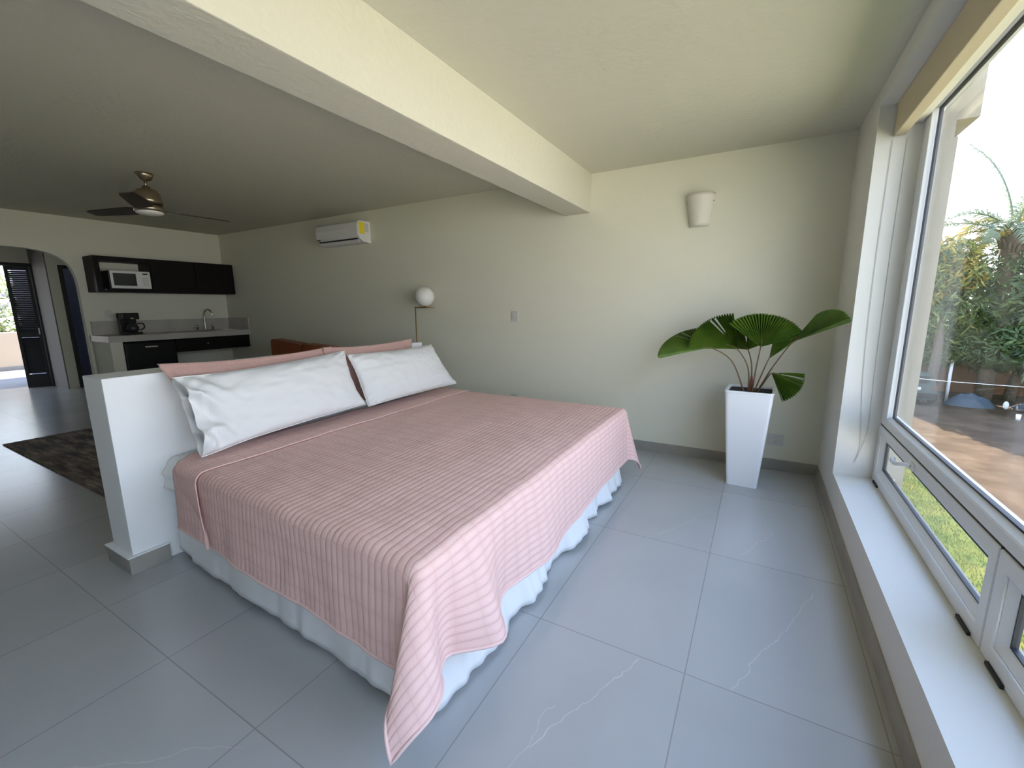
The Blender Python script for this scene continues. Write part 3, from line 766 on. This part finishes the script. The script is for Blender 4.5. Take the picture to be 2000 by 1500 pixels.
# air conditioner
ac = thing('air_conditioner', 'white split air conditioner with a yellow label on its end, high on the wall', 'air conditioner', (-4.95, YW, 2.29))
prof = [(YW, 2.555), (YW-.17, 2.55), (YW-.195, 2.53), (YW-.205, 2.46), (YW-.20, 2.38), (YW-.175, 2.325), (YW-.13, 2.295), (YW, 2.285)]
obj('body', prism(NB(), prof, 'x', -5.44, -4.60), m_ac, ac)
prof2 = [(YW-.09, 2.56), (YW-.172, 2.554), (YW-.20, 2.533), (YW-.211, 2.46), (YW-.205, 2.375), (YW-.190, 2.345), (YW-.10, 2.345)]
obj('front_panel', prism(NB(), prof2, 'x', -5.43, -4.615), m_ac, ac)
obj('air_slot', prism(NB(), [(YW-.10, 2.322), (YW-.188, 2.322), (YW-.194, 2.334), (YW-.10, 2.334)], 'x', -5.40, -4.64), m_black, ac)
obj('louver', prism(NB(), [(YW-.178, 2.318), (YW-.135, 2.286), (YW-.130, 2.290), (YW-.175, 2.322)], 'x', -5.39, -4.65), m_ac, ac)
obj('label_sticker', B(-4.602, -4.5985, YW-.185, YW-.10, 2.39, 2.535), m_yellow, ac)['label'] = 'yellow energy label'
bm = NB(); box(bm, -4.602, -4.5985, YW-.095, YW-.03, 2.42, 2.53); obj('label_sticker', bm, m_plate, ac)
obj('logo', B(-5.415, -5.36, YW-.209, YW-.19, 2.352, 2.360), m_black, ac)

# globe floor lamp
fl = thing('floor_lamp', 'thin brass floor lamp with a white glass globe on its crossbar', 'floor lamp', (-3.706, 4.10, 0))
b_ = NB(); lathe(b_, [(.13, 0), (.13, .012), (.0, .014)], -3.706, 4.10); obj('base', b_, m_brass, fl)
b_ = NB(); tube(b_, [(-3.706, 4.10, .012), (-3.706, 4.10, 1.437)], .0065, 10); obj('pole', b_, m_brass, fl)
b_ = NB(); tube(b_, [(-3.7125, 4.10, 1.437), (-3.405, 4.10, 1.437)], .0075, 10); obj('crossbar', b_, m_brass, fl)
b_ = NB(); lathe(b_, [(.012, 1.443), (.04, 1.452), (.046, 1.462), (.0, 1.464)], -3.548, 4.10); obj('cup', b_, m_brass, fl)
b_ = NB(); lathe(b_, [(.118*math.sin(PI*i/24)+.0001, 1.566-.118*math.cos(PI*i/24)) for i in range(25)], -3.548, 4.10, 36, cap=False); obj('globe', b_, m_opal, fl)

# orange sofa behind the half wall
sf = thing('sofa', 'burnt orange leather sofa whose back shows over the half wall', 'sofa', (-5.6, 3.72, 0))
obj('base', B(-6.55, -4.75, 3.35, 4.15, .12, .42, bev=.03), m_orange, sf)
obj('backrest', B(-6.55, -4.75, 3.98, 4.18, .12, .80, bev=.04), m_orange, sf)
for x0 in (-6.55, -4.93): obj('armrest', B(x0, x0+.18, 3.33, 4.15, .12, .62, bev=.04, seg=3), m_orange, sf)
for (x0, x1, zt, zr) in ((-6.36, -5.66, .99, .92), (-5.62, -5.0, .945, .90)):
    obj('back_cushion', prism(NB(), [(x0, .42), (x1, .42), (x1, zr), (x1-.08, zr+.02), (x0+.18, zt-.01), (x0+.02, zt), (x0, zt-.05)], 'y', 3.84, 4.02), m_orange, sf)
    obj('seat_cushion', B(x0, x1, 3.36, 3.84, .42, .52, bev=.03), m_orange, sf)
for x in (-6.45, -4.85):
    for y in (3.42, 4.10): obj('leg', B(x-.02, x+.02, y-.02, y+.02, 0, .12), m_wood, sf)

# rug
tag(obj('rug', B(-7.10, -3.90, 1.17, 3.25, .0, .012, bev=.004), m_rug), 'brown and grey abstract striped rug on the tiles beyond the half wall', 'rug')

# ceiling fan
FX, FY = -5.12, 2.06
cf = thing('ceiling_fan', 'brushed nickel ceiling fan with three dark blades and a frosted light', 'ceiling fan', (FX, FY, ZC))
b_ = NB(); lathe(b_, [(.072, 2.70), (.070, 2.68), (.050, 2.645), (.024, 2.632), (.0, 2.632)], FX, FY); obj('canopy', b_, m_bronze, cf)
b_ = NB(); tube(b_, [(FX, FY, 2.64), (FX, FY, 2.58)], .012, 12); obj('downrod', b_, m_bronze, cf)
b_ = NB(); lathe(b_, [(.0, 2.592), (.030, 2.585), (.036, 2.565), (.075, 2.553), (.100, 2.52), (.112, 2.46), (.112, 2.425), (.0, 2.42)], FX, FY, 36); obj('motor_housing', b_, m_bronze, cf)
b_ = NB(); lathe(b_, [(.104, 2.422), (.104, 2.410)], FX, FY, 36); obj('seam_ring', b_, m_black, cf)
b_ = NB(); lathe(b_, [(.112, 2.411), (.116, 2.39), (.118, 2.358), (.0, 2.356)], FX, FY, 36); obj('light_ring', b_, m_bronze, cf)
b_ = NB(); lathe(b_, [(.110, 2.358), (.106, 2.344), (.075, 2.328), (.0, 2.322)], FX, FY, 36); obj('light_shade', b_, m_opal, cf)
for ang in (88, 198, 327):
    q = bmesh.new(); a = math.radians(ang); pr_ = []
    for t_, wd in ((.10, .050), (.18, .072), (.33, .070), (.5, .062), (.66, .054), (.70, .042)):
        row = []
        for s_ in (-1, 1):
            for dz in (-.004, .004):
                row.append(q.verts.new((t_, s_*wd, 2.378 + s_*wd*.22 + dz)))
        pr_.append(row)
    for r0, r1 in zip(pr_, pr_[1:]):
        for (i, j) in ((0, 1), (1, 3), (3, 2), (2, 0)): q.faces.new((r0[i], r0[j], r1[j], r1[i]))
    q.faces.new([pr_[0][i] for i in (0, 2, 3, 1)]); q.faces.new([pr_[-1][i] for i in (0, 1, 3, 2)])
    bmesh.ops.recalc_face_normals(q, faces=q.faces)
    bmesh.ops.transform(q, matrix=Matrix.Translation((FX, FY, 0)) @ Matrix.Rotation(a, 4, 'Z'), verts=q.verts)
    obj('blade', q, m_blade, cf)

# ------------------------------------------------------------------ kitchen
KX = XK
uc = thing('wall_cabinet', 'long dark wood wall cabinet with an open bay on its left', 'cabinet', (-8.13, 3.36, 1.69))
bm = NB(); z0, z1 = 1.69, 2.18
box(bm, KX+.001, -7.95, 2.46, 2.52, z0, z1); box(bm, KX+.001, -7.95, 2.52, 4.265, z1-.06, z1); box(bm, KX+.001, -7.95, 2.52, 4.265, z0, z0+.045)
box(bm, KX+.001, -7.955, 3.08, 4.265, z0+.045, z1-.06)
obj('body', bm, m_wood, uc)
for y0 in (3.10, 3.69):
    dr = obj('door', B(-7.95, -7.932, y0, y0+.575, z0+.008, z1-.008, bev=.002), m_wood, uc)
b_ = NB(); lathe(b_, [(0, 0), (.012, .002), (.012, .006), (0, .008)], M=Matrix.Translation((-7.949, 2.545, 1.725)) @ Matrix.Rotation(PI/2, 4, 'Y')); obj('puck', b_, m_steel, uc)
mw = thing('microwave', 'small white microwave in the open bay of the wall cabinet', 'microwave', (-8.1, 2.85, 1.735))
obj('body', B(-8.26, -7.915, 2.585, 3.060, 1.735, 1.985, bev=.004), m_black, mw)
obj('front', B(-7.915, -7.90, 2.60, 3.062, 1.745, 1.99, bev=.006), mat('microwave_white', (0.80, 0.80, 0.76), .4), mw)
obj('door_window', B(-7.90, -7.897, 2.63, 2.89, 1.782, 1.955, bev=.001), m_dkglass, mw)
obj('display', B(-7.90, -7.897, 2.97, 3.03, 1.945, 1.962), m_black, mw)
bm = NB()
for i in range(4):
    for j in range(3): box(bm, -7.90, -7.898, 2.965+j*.024, 2.983+j*.024, 1.79+i*.03, 1.81+i*.03)
obj('keypad', bm, m_plate, mw)

CT = 1.09
kc = thing('kitchen_counter', 'pale stone kitchen worktop with low backsplash on a white masonry end', 'countertop', (-7.98, 3.33, 0))
bm = NB(); box(bm, KX+.001, -7.65, 2.385, 3.60, CT-.085, CT); box(bm, KX+.001, -7.65, 4.17, YW-.001, CT-.085, CT)
box(bm, -7.80, -7.65, 3.60, 4.17, CT-.085, CT); box(bm, KX+.001, -8.14, 3.60, 4.17, CT-.085, CT)
obj('worktop', bm, m_counter, kc)
bm = NB(); box(bm, KX+.001, KX+.025, 2.42, YW-.001, CT, 1.285); box(bm, KX+.025, -7.66, YW-.025, YW-.001, CT, 1.285)
obj('backsplash', bm, m_counter, kc)
obj('end_support', B(KX+.001, -7.67, 2.40, 2.535, 0, CT-.085), m_wall, kc)
sk = thing('kitchen_sink', 'steel sink basin sunk in the worktop under the faucet', 'sink', (-7.97, 3.885, CT))
bm = NB(); frame = ((-8.15, -7.79, 3.585, 4.185),)
box(bm, -8.155, -8.13, 3.585, 4.185, CT, CT+.006); box(bm, -7.81, -7.785, 3.585, 4.185, CT, CT+.006); box(bm, -8.13, -7.81, 3.585, 3.61, CT, CT+.006); box(bm, -8.13, -7.81, 4.16, 4.185, CT, CT+.006)
obj('rim', bm, m_steel, sk)
bm = NB(); box(bm, -8.139, -8.130, 3.602, 4.168, CT-.15, CT); box(bm, -7.81, -7.801, 3.602, 4.168, CT-.15, CT); box(bm, -8.13, -7.81, 3.602, 3.61, CT-.15, CT); box(bm, -8.13, -7.81, 4.16, 4.168, CT-.15, CT); box(bm, -8.139, -7.801, 3.602, 4.168, CT-.158, CT-.15)
obj('basin', bm, m_steel, sk)
fc = thing('faucet', 'chrome gooseneck faucet with two knob handles behind the sink', 'faucet', (-8.2, 3.85, CT))
b_ = NB(); tube(b_, curve_pts([(-8.2, 3.85, CT), (-8.2, 3.85, CT+.16), (-8.19, 3.855, CT+.29), (-8.14, 3.88, CT+.345), (-8.08, 3.91, CT+.30), (-8.07, 3.915, CT+.25)], 8), .011, 12); obj('spout', b_, m_chrome, fc, smooth=True)
b_ = NB(); box(b_, -8.225, -8.175, 3.70, 4.00, CT, CT+.014, .004); obj('base_plate', b_, m_chrome, fc)
for y in (3.73, 3.97):
    b_ = NB(); lathe(b_, [(.014, 0), (.014, .03), (.022, .04), (.024, .06), (.012, .075), (0, .076)], -8.2, y, 16, CT+.014); obj('knob_handle', b_, m_chrome, fc)
cm = thing('coffee_maker', 'black drip coffee maker with glass carafe on the worktop', 'coffee maker', (-8.02, 2.77, CT))
obj('base', B(-8.11, -7.90, 2.66, 2.87, CT, CT+.035, bev=.006), m_black, cm)
obj('tower', B(-8.11, -8.04, 2.66, 2.86, CT+.035, CT+.30, bev=.006), m_black, cm)
obj('filter_head', B(-8.11, -7.92, 2.66, 2.86, CT+.215, CT+.31, bev=.01), m_black, cm)
b_ = NB(); lathe(b_, [(.045, .036), (.075, .06), (.078, .10), (.055, .15), (.045, .165), (0, .167)], -7.965, 2.775, 24, CT)
cr_ = obj('carafe', b_, m_dkglass, cm)
b_ = NB(); tube(b_, curve_pts([(-7.95, 2.835, CT+.155), (-7.94, 2.90, CT+.15), (-7.935, 2.905, CT+.09), (-7.945, 2.86, CT+.06)], 6), .009, 8); obj('handle', b_, m_black, cr_, smooth=True)
b_ = NB(); lathe(b_, [(.0, .17), (.03, .172), (.028, .19), (0, .192)], -7.93, 2.775, 16, CT+.05); obj('medallion', b_, m_steel, cm)
fr = thing('mini_fridge', 'black under-counter mini fridge below the left half of the worktop', 'fridge', (-7.95, 2.86, 0))
obj('body', B(-8.25, -7.72, 2.55, 3.165, .02, .985, bev=.005), m_black, fr)
dd = obj('door', B(-7.72, -7.67, 2.55, 3.165, .05, .98, bev=.01), m_black, fr)
obj('handle', B(-7.67, -7.655, 2.78, 2.93, .905, .925, bev=.004), m_steel, dd)
du_ = thing('drawer_unit', 'shallow dark wood drawer front hung under the sink side of the worktop', 'drawer', (-7.9, 3.72, .80))
obj('body', B(-8.2, -7.70, 3.18, YW-.02, .81, CT-.087), m_wood, du_)
df = obj('drawer_front', B(-7.70, -7.675, 3.175, YW-.02, .80, CT-.087, bev=.002), m_wood, du_)
b_ = NB(); lathe(b_, [(.006, 0), (.006, .012), (.012, .016), (.010, .026), (0, .028)], M=Matrix.Translation((-7.675, 3.60, .905)) @ Matrix.Rotation(PI/2, 4, 'Y')); obj('knob', b_, m_chrome, df)
b_ = NB(); box(b_, KX, KX+.008, 2.60, 2.67, 1.33, 1.44, .002); o = tag(obj('power_outlet', b_, m_plate), 'pale outlet plate on the kitchen wall behind the coffee maker', 'outlet')

# ------------------------------------------------------------------ louvered shutter door at the terrace
def louver_leaf(n, x0, y0, x1, y1, label=None):
    L_ = math.hypot(x1-x0, y1-y0); ang = math.atan2(y1-y0, x1-x0)
    D = sempty('door_%d' % n, ((x0+x1)/2, (y0+y1)/2, 0)); D.location = (x0, y0, 0)
    Rm = Matrix.Rotation(ang, 4, 'Z')
    def put(name, bm, m_, par):
        bmesh.ops.transform(bm, matrix=Rm, verts=bm.verts); return obj(name, bm, m_, par, local=True)
    bm = NB(); box(bm, 0, .045, -.02, .02, .0, 2.28); box(bm, L_-.045, L_, -.02, .02, 0, 2.28); box(bm, .045, L_-.045, -.02, .02, 0, .25); box(bm, .045, L_-.045, -.02, .02, 2.18, 2.28); box(bm, .045, L_-.045, -.02, .02, .95, 1.05)
    put('leaf_frame', bm, m_door, D)
    bm = NB()
    z = .28
    while z < 2.16:
        if not (.93 < z < 1.06):
            t_ = bmesh.new(); box(t_, .04, L_-.04, -.022, .022, -.003, .003); bmesh.ops.transform(t_, matrix=Matrix.Translation((0, 0, z)) @ Matrix.Rotation(.7, 4, 'X'), verts=t_.verts); merge(bm, t_)
        z += .034
    put('louvers', bm, m_door, D)
    bm = NB(); box(bm, L_, L_+.008, -.012, .012, .1, 2.2); put('edge_strip', bm, m_steel, D)
    bm = NB(); box(bm, L_-.035, L_-.015, -.035, .035, 1.0, 1.12, .003); put('handle', bm, m_steel, D)
louver_leaf(1, -12.02, 2.46, -11.90, 2.755)
bm = NB(); box(bm, -12.02, -11.80, .9, 2.78, 2.25, 2.30); box(bm, -12.02, -11.80, 2.745, 2.78, 0, 2.25); struct('trim_4', bm, m_door)

# ------------------------------------------------------------------ terrace behind the kitchen
struct('floor_terrace', B(-16.3, -12.2, -3.5, 8, -.25, -.001), m_concrete)
bm = NB(); box(bm, -16.3, -16.0, -3.5, 8, 0, .92, .01); struct('wall_parapet', bm, m_parapet)
struct('terrace_sun_blocker', B(-14.6, -12.2, -3.5, 8, 2.75, 2.95), m_ceil)  # roof slab added out of view to keep the sun off the terrace
struct('baseboard_terrace', B(-16.0, -15.985, -3.5, 8, 0, .09), m_base)

# ------------------------------------------------------------------ foliage
def blob_foliage(blobs, n, size, rng, mi_fn=None, shell=.75):
    """n small bent leaves spread through ellipsoid shells"""
    me_v, me_f, me_m = [], [], []
    vols = [b[3]*b[4]*b[5] for b in blobs]; tot = sum(vols)
    for (cx, cy_, cz, rx, ry, rz), vol in zip(blobs, vols):
        for _ in range(int(n*vol/tot)):
            while True:
                d = Vector((rng.uniform(-1, 1), rng.uniform(-1, 1), rng.uniform(-1, 1)))
                if .05 < d.length < 1: break
            d.normalize(); rr_ = shell + (1-shell)*rng.random()**.7 if rng.random() < .8 else rng.random()*shell
            rr_ *= 1 + .22*N3(d.x*2.2+cx, d.y*2.2+cy_, d.z*2.2+cz)
            p = Vector((cx+d.x*rx*rr_, cy_+d.y*ry*rr_, cz+d.z*rz*rr_))
            nn = (d + Vector((rng.uniform(-1, 1), rng.uniform(-1, 1), rng.uniform(-.4, 1)))*.9).normalized()
            a = nn.cross(Vector((rng.uniform(-1, 1), rng.uniform(-1, 1), rng.uniform(-1, 1)))).normalized(); b = nn.cross(a)
            s_ = size*rng.uniform(.6, 1.4); l_ = s_*1.9
            i0 = len(me_v)
            for q_ in (p-a*l_, p-b*s_*.5+nn*s_*.15, p+a*l_, p+b*s_*.5+nn*s_*.15): me_v.append(q_)
            me_f.append((i0, i0+1, i0+2, i0+3)); me_m.append(0 if mi_fn is None else mi_fn(p, rng))
    return me_v, me_f, me_m
def mesh_obj(name, V_, F_, Mi, mats, parent):
    me = bpy.data.meshes.new(name); off = wloc(parent) if parent else Vector((0, 0, 0))
    me.from_pydata([tuple(v-off) for v in V_], [], F_)
    for q_ in mats: me.materials.append(q_)
    for i, m_ in enumerate(Mi): me.polygons[i].material_index = m_
    o = bpy.data.objects.new(name, me); C.objects.link(o); o.parent = parent; return o
GZ = -3.1
def tree(label, x, y, blobs, n, size, mats, seed, trunk_h=3.0, mi_fn=None, name='garden_tree'):
    rng = random.Random(seed)
    t_ = thing(name, label, 'tree', (x, y, GZ))
    b_ = NB(); tube(b_, curve_pts([(x, y, GZ-.05), (x+.1, y, GZ+trunk_h*.5), (x-.1, y+.1, GZ+trunk_h)], 5), [.22-.01*i for i in range(11)], 9)
    for k in range(5):
        bl = blobs[k % len(blobs)]
        tube(b_, curve_pts([(x-.05, y+.05, GZ+trunk_h*.8), ((x+bl[0])/2, (y+bl[1])/2, (GZ+trunk_h+bl[2])/2), (bl[0], bl[1], bl[2])], 4), [.10-.008*i for i in range(9)], 6)
    obj('trunk', b_, m_bark, t_, smooth=True)
    V_, F_, Mi = blob_foliage(blobs, n, size, rng, mi_fn)
    mesh_obj('foliage', V_, F_, Mi, mats, t_)
    return t_
m_tree2 = leafmat('tree_leaves_dark', (0.035, 0.07, 0.028), (0.09, 0.14, 0.05))
m_tree3 = leafmat('tree_leaves_light', (0.18, 0.24, 0.06), (0.34, 0.38, 0.12))  # paler leaves, brightened so their colour carries sunlit highlights
mixf = lambda p, r: 1 if r.random() < .25 else 0
tree('dense green tree nearest the window column, over the parked car', 7.4, 28.3, [(6.9, 27.6, 1.4, 2.0, 1.9, 2.5), (7.2, 27.4, -.6, 1.7, 1.2, 1.0), (7.6, 28.2, .0, 1.8, 1.6, 1.6), (6.6, 28, 2.4, 1.3, 1.3, 1.1), (5.8, 28.6, .6, 1.2, 1.4, 2.2)], 15000, .085, [m_tree, m_tree3], 1, mi_fn=mixf)
tree('big dark green tree filling the middle of the garden view', 10.2, 28.2, [(9.4, 27.6, 1.6, 1.9, 1.9, 2.4), (9.0, 27.0, -.7, 1.4, 1.1, 1.0), (10.6, 27.6, 2.2, 1.8, 1.8, 2.0), (9.9, 27.3, -.2, 1.9, 1.6, 1.5), (11.6, 27.6, .6, 1.9, 1.7, 2.6)], 17000, .085, [m_tree2, m_tree], 2, mi_fn=mixf)
tree('green tree at the right edge of the garden view', 14.0, 27.5, [(13.6, 27.0, 1.6, 2.2, 2.0, 2.6), (12.6, 26.6, -.4, 1.5, 1.5, 1.7), (15.2, 27, .8, 2.2, 2, 3)], 11000, .09, [m_tree2, m_tree3], 3, mi_fn=mixf)
for k, (x, s_) in enumerate(((18.0, 5), (22.5, 6), (27.5, 7))):
    tree(('broad tree outside the frame along the garden wall', 'second broad tree outside the frame along the garden wall', 'third broad tree outside the frame along the garden wall')[k], x, 26, [(x, 26, 1.0, 2.6, 2.2, 3.0), (x+1.5, 25.5, -.2, 2, 2, 2)], 5000, .14, [m_tree2, m_tree], 40+k, mi_fn=mixf)
# tall feathery palm
def frond(att, az, el0, length, droop, nl=42, lw=.72, rng=rnd):
    pts = []; p = Vector(att); el_ = el0; step = length/16
    for i in range(17):
        pts.append(p.copy()); p = p + Vector((math.cos(az)*math.cos(el_), math.sin(az)*math.cos(el_), math.sin(el_)))*step; el_ -= droop/16*(1+i*.08)
    b_ = NB(); tube(b_, pts, [.045-.0024*i for i in range(17)], 5)
    V_, F_ = [], []
    side = Vector((-math.sin(az), math.cos(az), 0))
    for k in range(nl*2):
        f = .12 + .88*(k//2)/nl; s_ = 1 if k % 2 else -1; ii = min(int(f*16), 15); tt = f*16-ii
        q_ = pts[ii].lerp(pts[ii+1], tt); dr = (pts[ii+1]-pts[ii]).normalized()
        ll = lw*math.sin(PI*min(f*.85+.12, 1))**.6*rng.uniform(.8, 1.1)
        d = (side*s_*.8 + dr*.55 + Vector((0, 0, rng.uniform(-.15, .35)))).normalized(); e_ = q_ + d*ll*.6; g = e_ + (d + Vector((0, 0, -.9))).normalized()*ll*.45
        wv = dr*.028; i0 = len(V_)
        V_ += [q_-wv, q_+wv, e_+wv, e_-wv, g]; F_ += [(i0, i0+1, i0+2, i0+3), (i0+3, i0+2, i0+4)]
    return b_, V_, F_
def feather_palm(x, y, ztop, fr_, label, rtrunk=.28, skirt_=True):
    pt = thing('palm_tree', label, 'palm tree', (x, y, GZ))
    b_ = NB(); H_ = ztop-GZ; tube(b_, [(x, y, GZ-.05), (x+.05, y, GZ+H_*.4), (x, y, GZ+H_*.85), (x, y, ztop)], [rtrunk*1.1, rtrunk, rtrunk, rtrunk*1.3], 14); obj('trunk', b_, m_bark, pt, smooth=True)
    if skirt_:
        b_ = NB(); rng = random.Random(5)
        for k in range(26):
            a = rng.uniform(0, 2*PI); z = ztop - rng.uniform(.0, .75); r0 = rtrunk*1.15
            tube(b_, [(x+math.cos(a)*r0, y+math.sin(a)*r0, z), (x+math.cos(a)*(r0+.1), y+math.sin(a)*(r0+.1), z+.25), (x+math.cos(a)*(r0+.22), y+math.sin(a)*(r0+.22), z+.42)], [.07, .045, .02], 6)
        obj('leaf_bases', b_, m_bark, pt, smooth=True)
    for (az, el_, ln, dr, yel) in fr_:
        b_, V_, F_ = frond((x, y, ztop), math.radians(az), math.radians(el_), ln, math.radians(dr))
        f_ = obj('frond', b_, m_frond if not yel else m_treey, pt, smooth=True)
        mesh_obj('leaflets', V_, F_, [], [m_treey if yel else m_frond], f_)
    return pt
feather_palm(8.95, 27.0, 4.15, [(190, 58, 3.0, 70, 0), (165, 28, 2.6, 60, 1), (182, 34, 3.3, 45, 0), (200, 8, 2.8, 70, 1), (178, 2, 2.6, 40, 1), (150, 84, 4.6, 28, 0), (-60, 80, 4.4, 40, 0), (60, 72, 3.6, 75, 0), (20, 60, 2.8, 95, 0), (-10, 45, 2.8, 80, 0), (-40, 25, 2.6, 70, 0), (-95, 40, 2.4, 85, 0), (-140, 20, 2.2, 70, 1), (230, 50, 2.4, 100, 0), (140, 66, 2.4, 100, 1), (80, 40, 2.5, 80, 0), (10, 82, 3.4, 50, 1)],
             'tall feathery palm with yellowing fronds rising above the garden trees')
# low arching palm by the hedge foot
feather_palm(10.3, 24.2, -1.5, [(190, 55, 1.5, 100, 0), (160, 48, 1.6, 100, 0), (220, 48, 1.5, 105, 0), (250, 55, 1.4, 95, 0), (280, 45, 1.5, 95, 0), (120, 60, 1.5, 80, 0), (60, 55, 1.5, 80, 0), (0, 55, 1.5, 80, 0), (175, 75, 1.7, 85, 0), (-50, 60, 1.5, 90, 0)],
             'low arching palm at the foot of the garden trees', rtrunk=.14, skirt_=False)
# yellow shrub tops over the hedge near the column
tree('yellow-green bushy top beside the column, in front of the palm', 6.9, 26.2, [(6.75, 26, 3.4, .95, .8, .75), (7.3, 26.2, 2.6, .9, .8, .8), (6.3, 26, 2.4, .8, .8, 1.2)], 3600, .075, [m_tree, m_treey], 8, trunk_h=5.0, mi_fn=lambda p, r: 1 if r.random() < .55 else 0)

# ground, lawn, walls outside
struct('ground_dirt', B(3.9, 60, 6.5, 60, GZ-.3, GZ), m_dirt)
struct('ground_bounce', B(6.0, 40, -30, 6.5, GZ-.3, GZ+.02), m_bounce_ground)  # unseen pale ground added to bounce warm light onto ceiling and beam
struct('ground_lawn', B(.87, 3.9, 6.5, 60, GZ-.3, GZ+.01), m_lawn)
struct('ground_border', B(.87, 6.0, -30, 6.5, GZ-.3, GZ+.01), m_lawn)
struct('ground_far', B(-60, .87, 4.6, 60, GZ-.3, GZ-.01), m_dirt)
struct('ground_street', B(-60, -12.3, -40, 4.6, GZ-.3, GZ-.01), m_dirt)
struct('wall_garden', B(-10, 40, 29.8, 30.0, GZ, GZ+2.6), m_orangewall)
# lawn blades: uncountable
rng = random.Random(3); V_, F_ = [], []
for _ in range(26000):
    x = rng.uniform(1.6, 4.4); y = rng.uniform(5.0, 17.0)
    if x > 3.9 and rng.random() < (x-3.9)*2.2: continue
    a = rng.uniform(0, PI); h = rng.uniform(.03, .08); w_ = .008; i0 = len(V_)
    V_ += [Vector((x-w_*math.cos(a), y-w_*math.sin(a), GZ)), Vector((x+w_*math.cos(a), y+w_*math.sin(a), GZ)), Vector((x+rng.uniform(-.03, .03), y+rng.uniform(-.03, .03), GZ+h))]; F_.append((i0, i0+1, i0+2))
o = mesh_obj('lawn_grass', V_, F_, [], [leafmat('grass_blades', (0.085, 0.115, 0.012), (0.13, 0.135, 0.022), .3)], None); tag(o, 'short green grass blades of the lawn below the window', 'grass', kind='stuff')

# parked car
car = thing('parked_car', 'dark green hatchback parked under the trees beside the garden wall', 'car', (6.2, 26.3, GZ))
prof = [(-1.0, .35), (-.98, .75), (-.88, .95), (-.70, 1.42), (-.55, 1.5), (.55, 1.5), (.70, 1.42), (.88, .95), (.98, .75), (1.0, .35), (.9, .25), (-.9, .25)]
b_ = prism(NB(), [(6.2+p*.82, GZ+z*.95) for p, z in prof], 'y', 24.9+.5, 28.2); obj('body', b_, m_car, car)
obj('rear_window', B(5.7, 6.7, 25.375, 25.4, GZ+.98, GZ+1.32, bev=.02), m_dkglass, car)
obj('bumper', B(5.38, 7.02, 25.30, 25.42, GZ+.30, GZ+.55, bev=.03), m_black, car)
for x in (5.46, 6.84): obj('tail_light', B(x, x+.1, 25.38, 25.41, GZ+.65, GZ+.9, bev=.01), m_red, car)
obj('number_plate', B(5.95, 6.45, 25.37, 25.40, GZ+.68, GZ+.80), m_plate, car)
for x in (5.48, 6.92):
    for y in (25.9, 27.6):
        b_ = NB(); lathe(b_, [(.0, -.1), (.28, -.1), (.31, -.06), (.31, .06), (.28, .1), (0, .1)], M=Matrix.Translation((x, y, GZ+.31)) @ Matrix.Rotation(PI/2, 4, 'Y')); obj('wheel', b_, m_black, car)
def mound(name, label, cat, cx, cy_, rx, ry, h, m_):
    bm = grid_mesh(lambda u, v: Vector((cx+rx*u*math.cos(v), cy_+ry*u*math.sin(v), GZ-.01+h*(1-u**2.6)*(1+.25*N3(u*3+cx, v*1.5)))), lin(0.001, 1, 14), lin(0, 2*PI, 40))
    return tag(obj(name, bm, m_, None, smooth=True), label, cat)
mound('covered_pile', 'low blue-grey tarpaulin heap on the dirt right of the car', 'tarpaulin', 8.3, 26.2, .85, .6, .5, m_tarp)
mound('covered_pile', 'grey tarpaulin heap near the low arching palm', 'tarpaulin', 10.6, 26.2, 1.0, .6, .4, mat('grey_tarp', (0.06, 0.07, 0.075), .7))
# white egret-like birds / bags: plain white bucket and sack
b_ = NB(); lathe(b_, [(.06, 0), (.075, .22), (.07, .22), (.055, .02)], 8.95, 23.7, 18, GZ); tag(obj('bucket', b_, m_pot), 'small white bucket standing on the open dirt', 'bucket')
bm = grid_mesh(lambda u, v: Vector((9.35+.09*math.sin(u)*math.cos(v)*(1+.2*N3(u, v)), 25.9+.09*math.sin(u)*math.sin(v), GZ+.17-.17*math.cos(u)*(1+.15*N3(v, u)))), lin(0.01, PI, 12), lin(0, 2*PI, 20))
tag(obj('sack', bm, m_fab_w, None, smooth=True), 'white sack at the edge of the palm shade', 'sack')
b_ = NB(); lathe(b_, [(.07, 0), (.06, 1.9), (0, 1.91)], 7.75, 26.9, 12, GZ); tag(obj('post', b_, m_pot), 'white painted post between the car and the blue tarpaulin', 'post')
b_ = NB(); tube(b_, [(2.0, 21.7, -1.25), (6.3, 22, -1.52), (9.0, 22.1, -1.60), (14, 22.4, -1.45)], .010, 5); tag(obj('clothes_line', b_, m_pot), 'thin pale line stretched across the yard', 'cable')
for (x, y, z) in ((2.0, 21.7, -1.25), (14, 22.4, -1.45)):
    b_ = NB(); lathe(b_, [(.04, 0), (.035, z-GZ+.1), (0, z-GZ+.11)], x, y, 10, GZ); tag(obj('line_post', b_, m_steel), 'metal post holding the clothes line, ' + ('behind the column' if x < 5 else 'out past the palm'), 'post')

# trees beyond the terrace
rngb = lambda p, r: 1 if r.random() < .4 else 0
def far_tree(label, x, y, blobs, n, size, mats, seed):
    return tree(label, x, y, blobs, n, size, mats, seed, trunk_h=3.5, mi_fn=rngb, name='blossom_tree')
far_tree('pale blossoming tree beyond the terrace parapet', -18.6, 4.2, [(-18.4, 3.8, 1.9, 1.3, 1.9, 1.7), (-18.6, 2.4, 2.2, 1.2, 1.6, 1.5)], 2300, .05, [m_bloom, m_tree3], 12)
far_tree('green bush tree below the blossom beyond the terrace parapet', -19.2, 3.0, [(-19.0, 4.2, .7, 1.0, 1.8, .9), (-19.4, 1.6, .8, 1.0, 1.8, .9)], 2600, .06, [m_tree3, m_tree], 13)

for o in [quilt] + list(quilt.children) + list(bed.children):
    bed_warp(o)
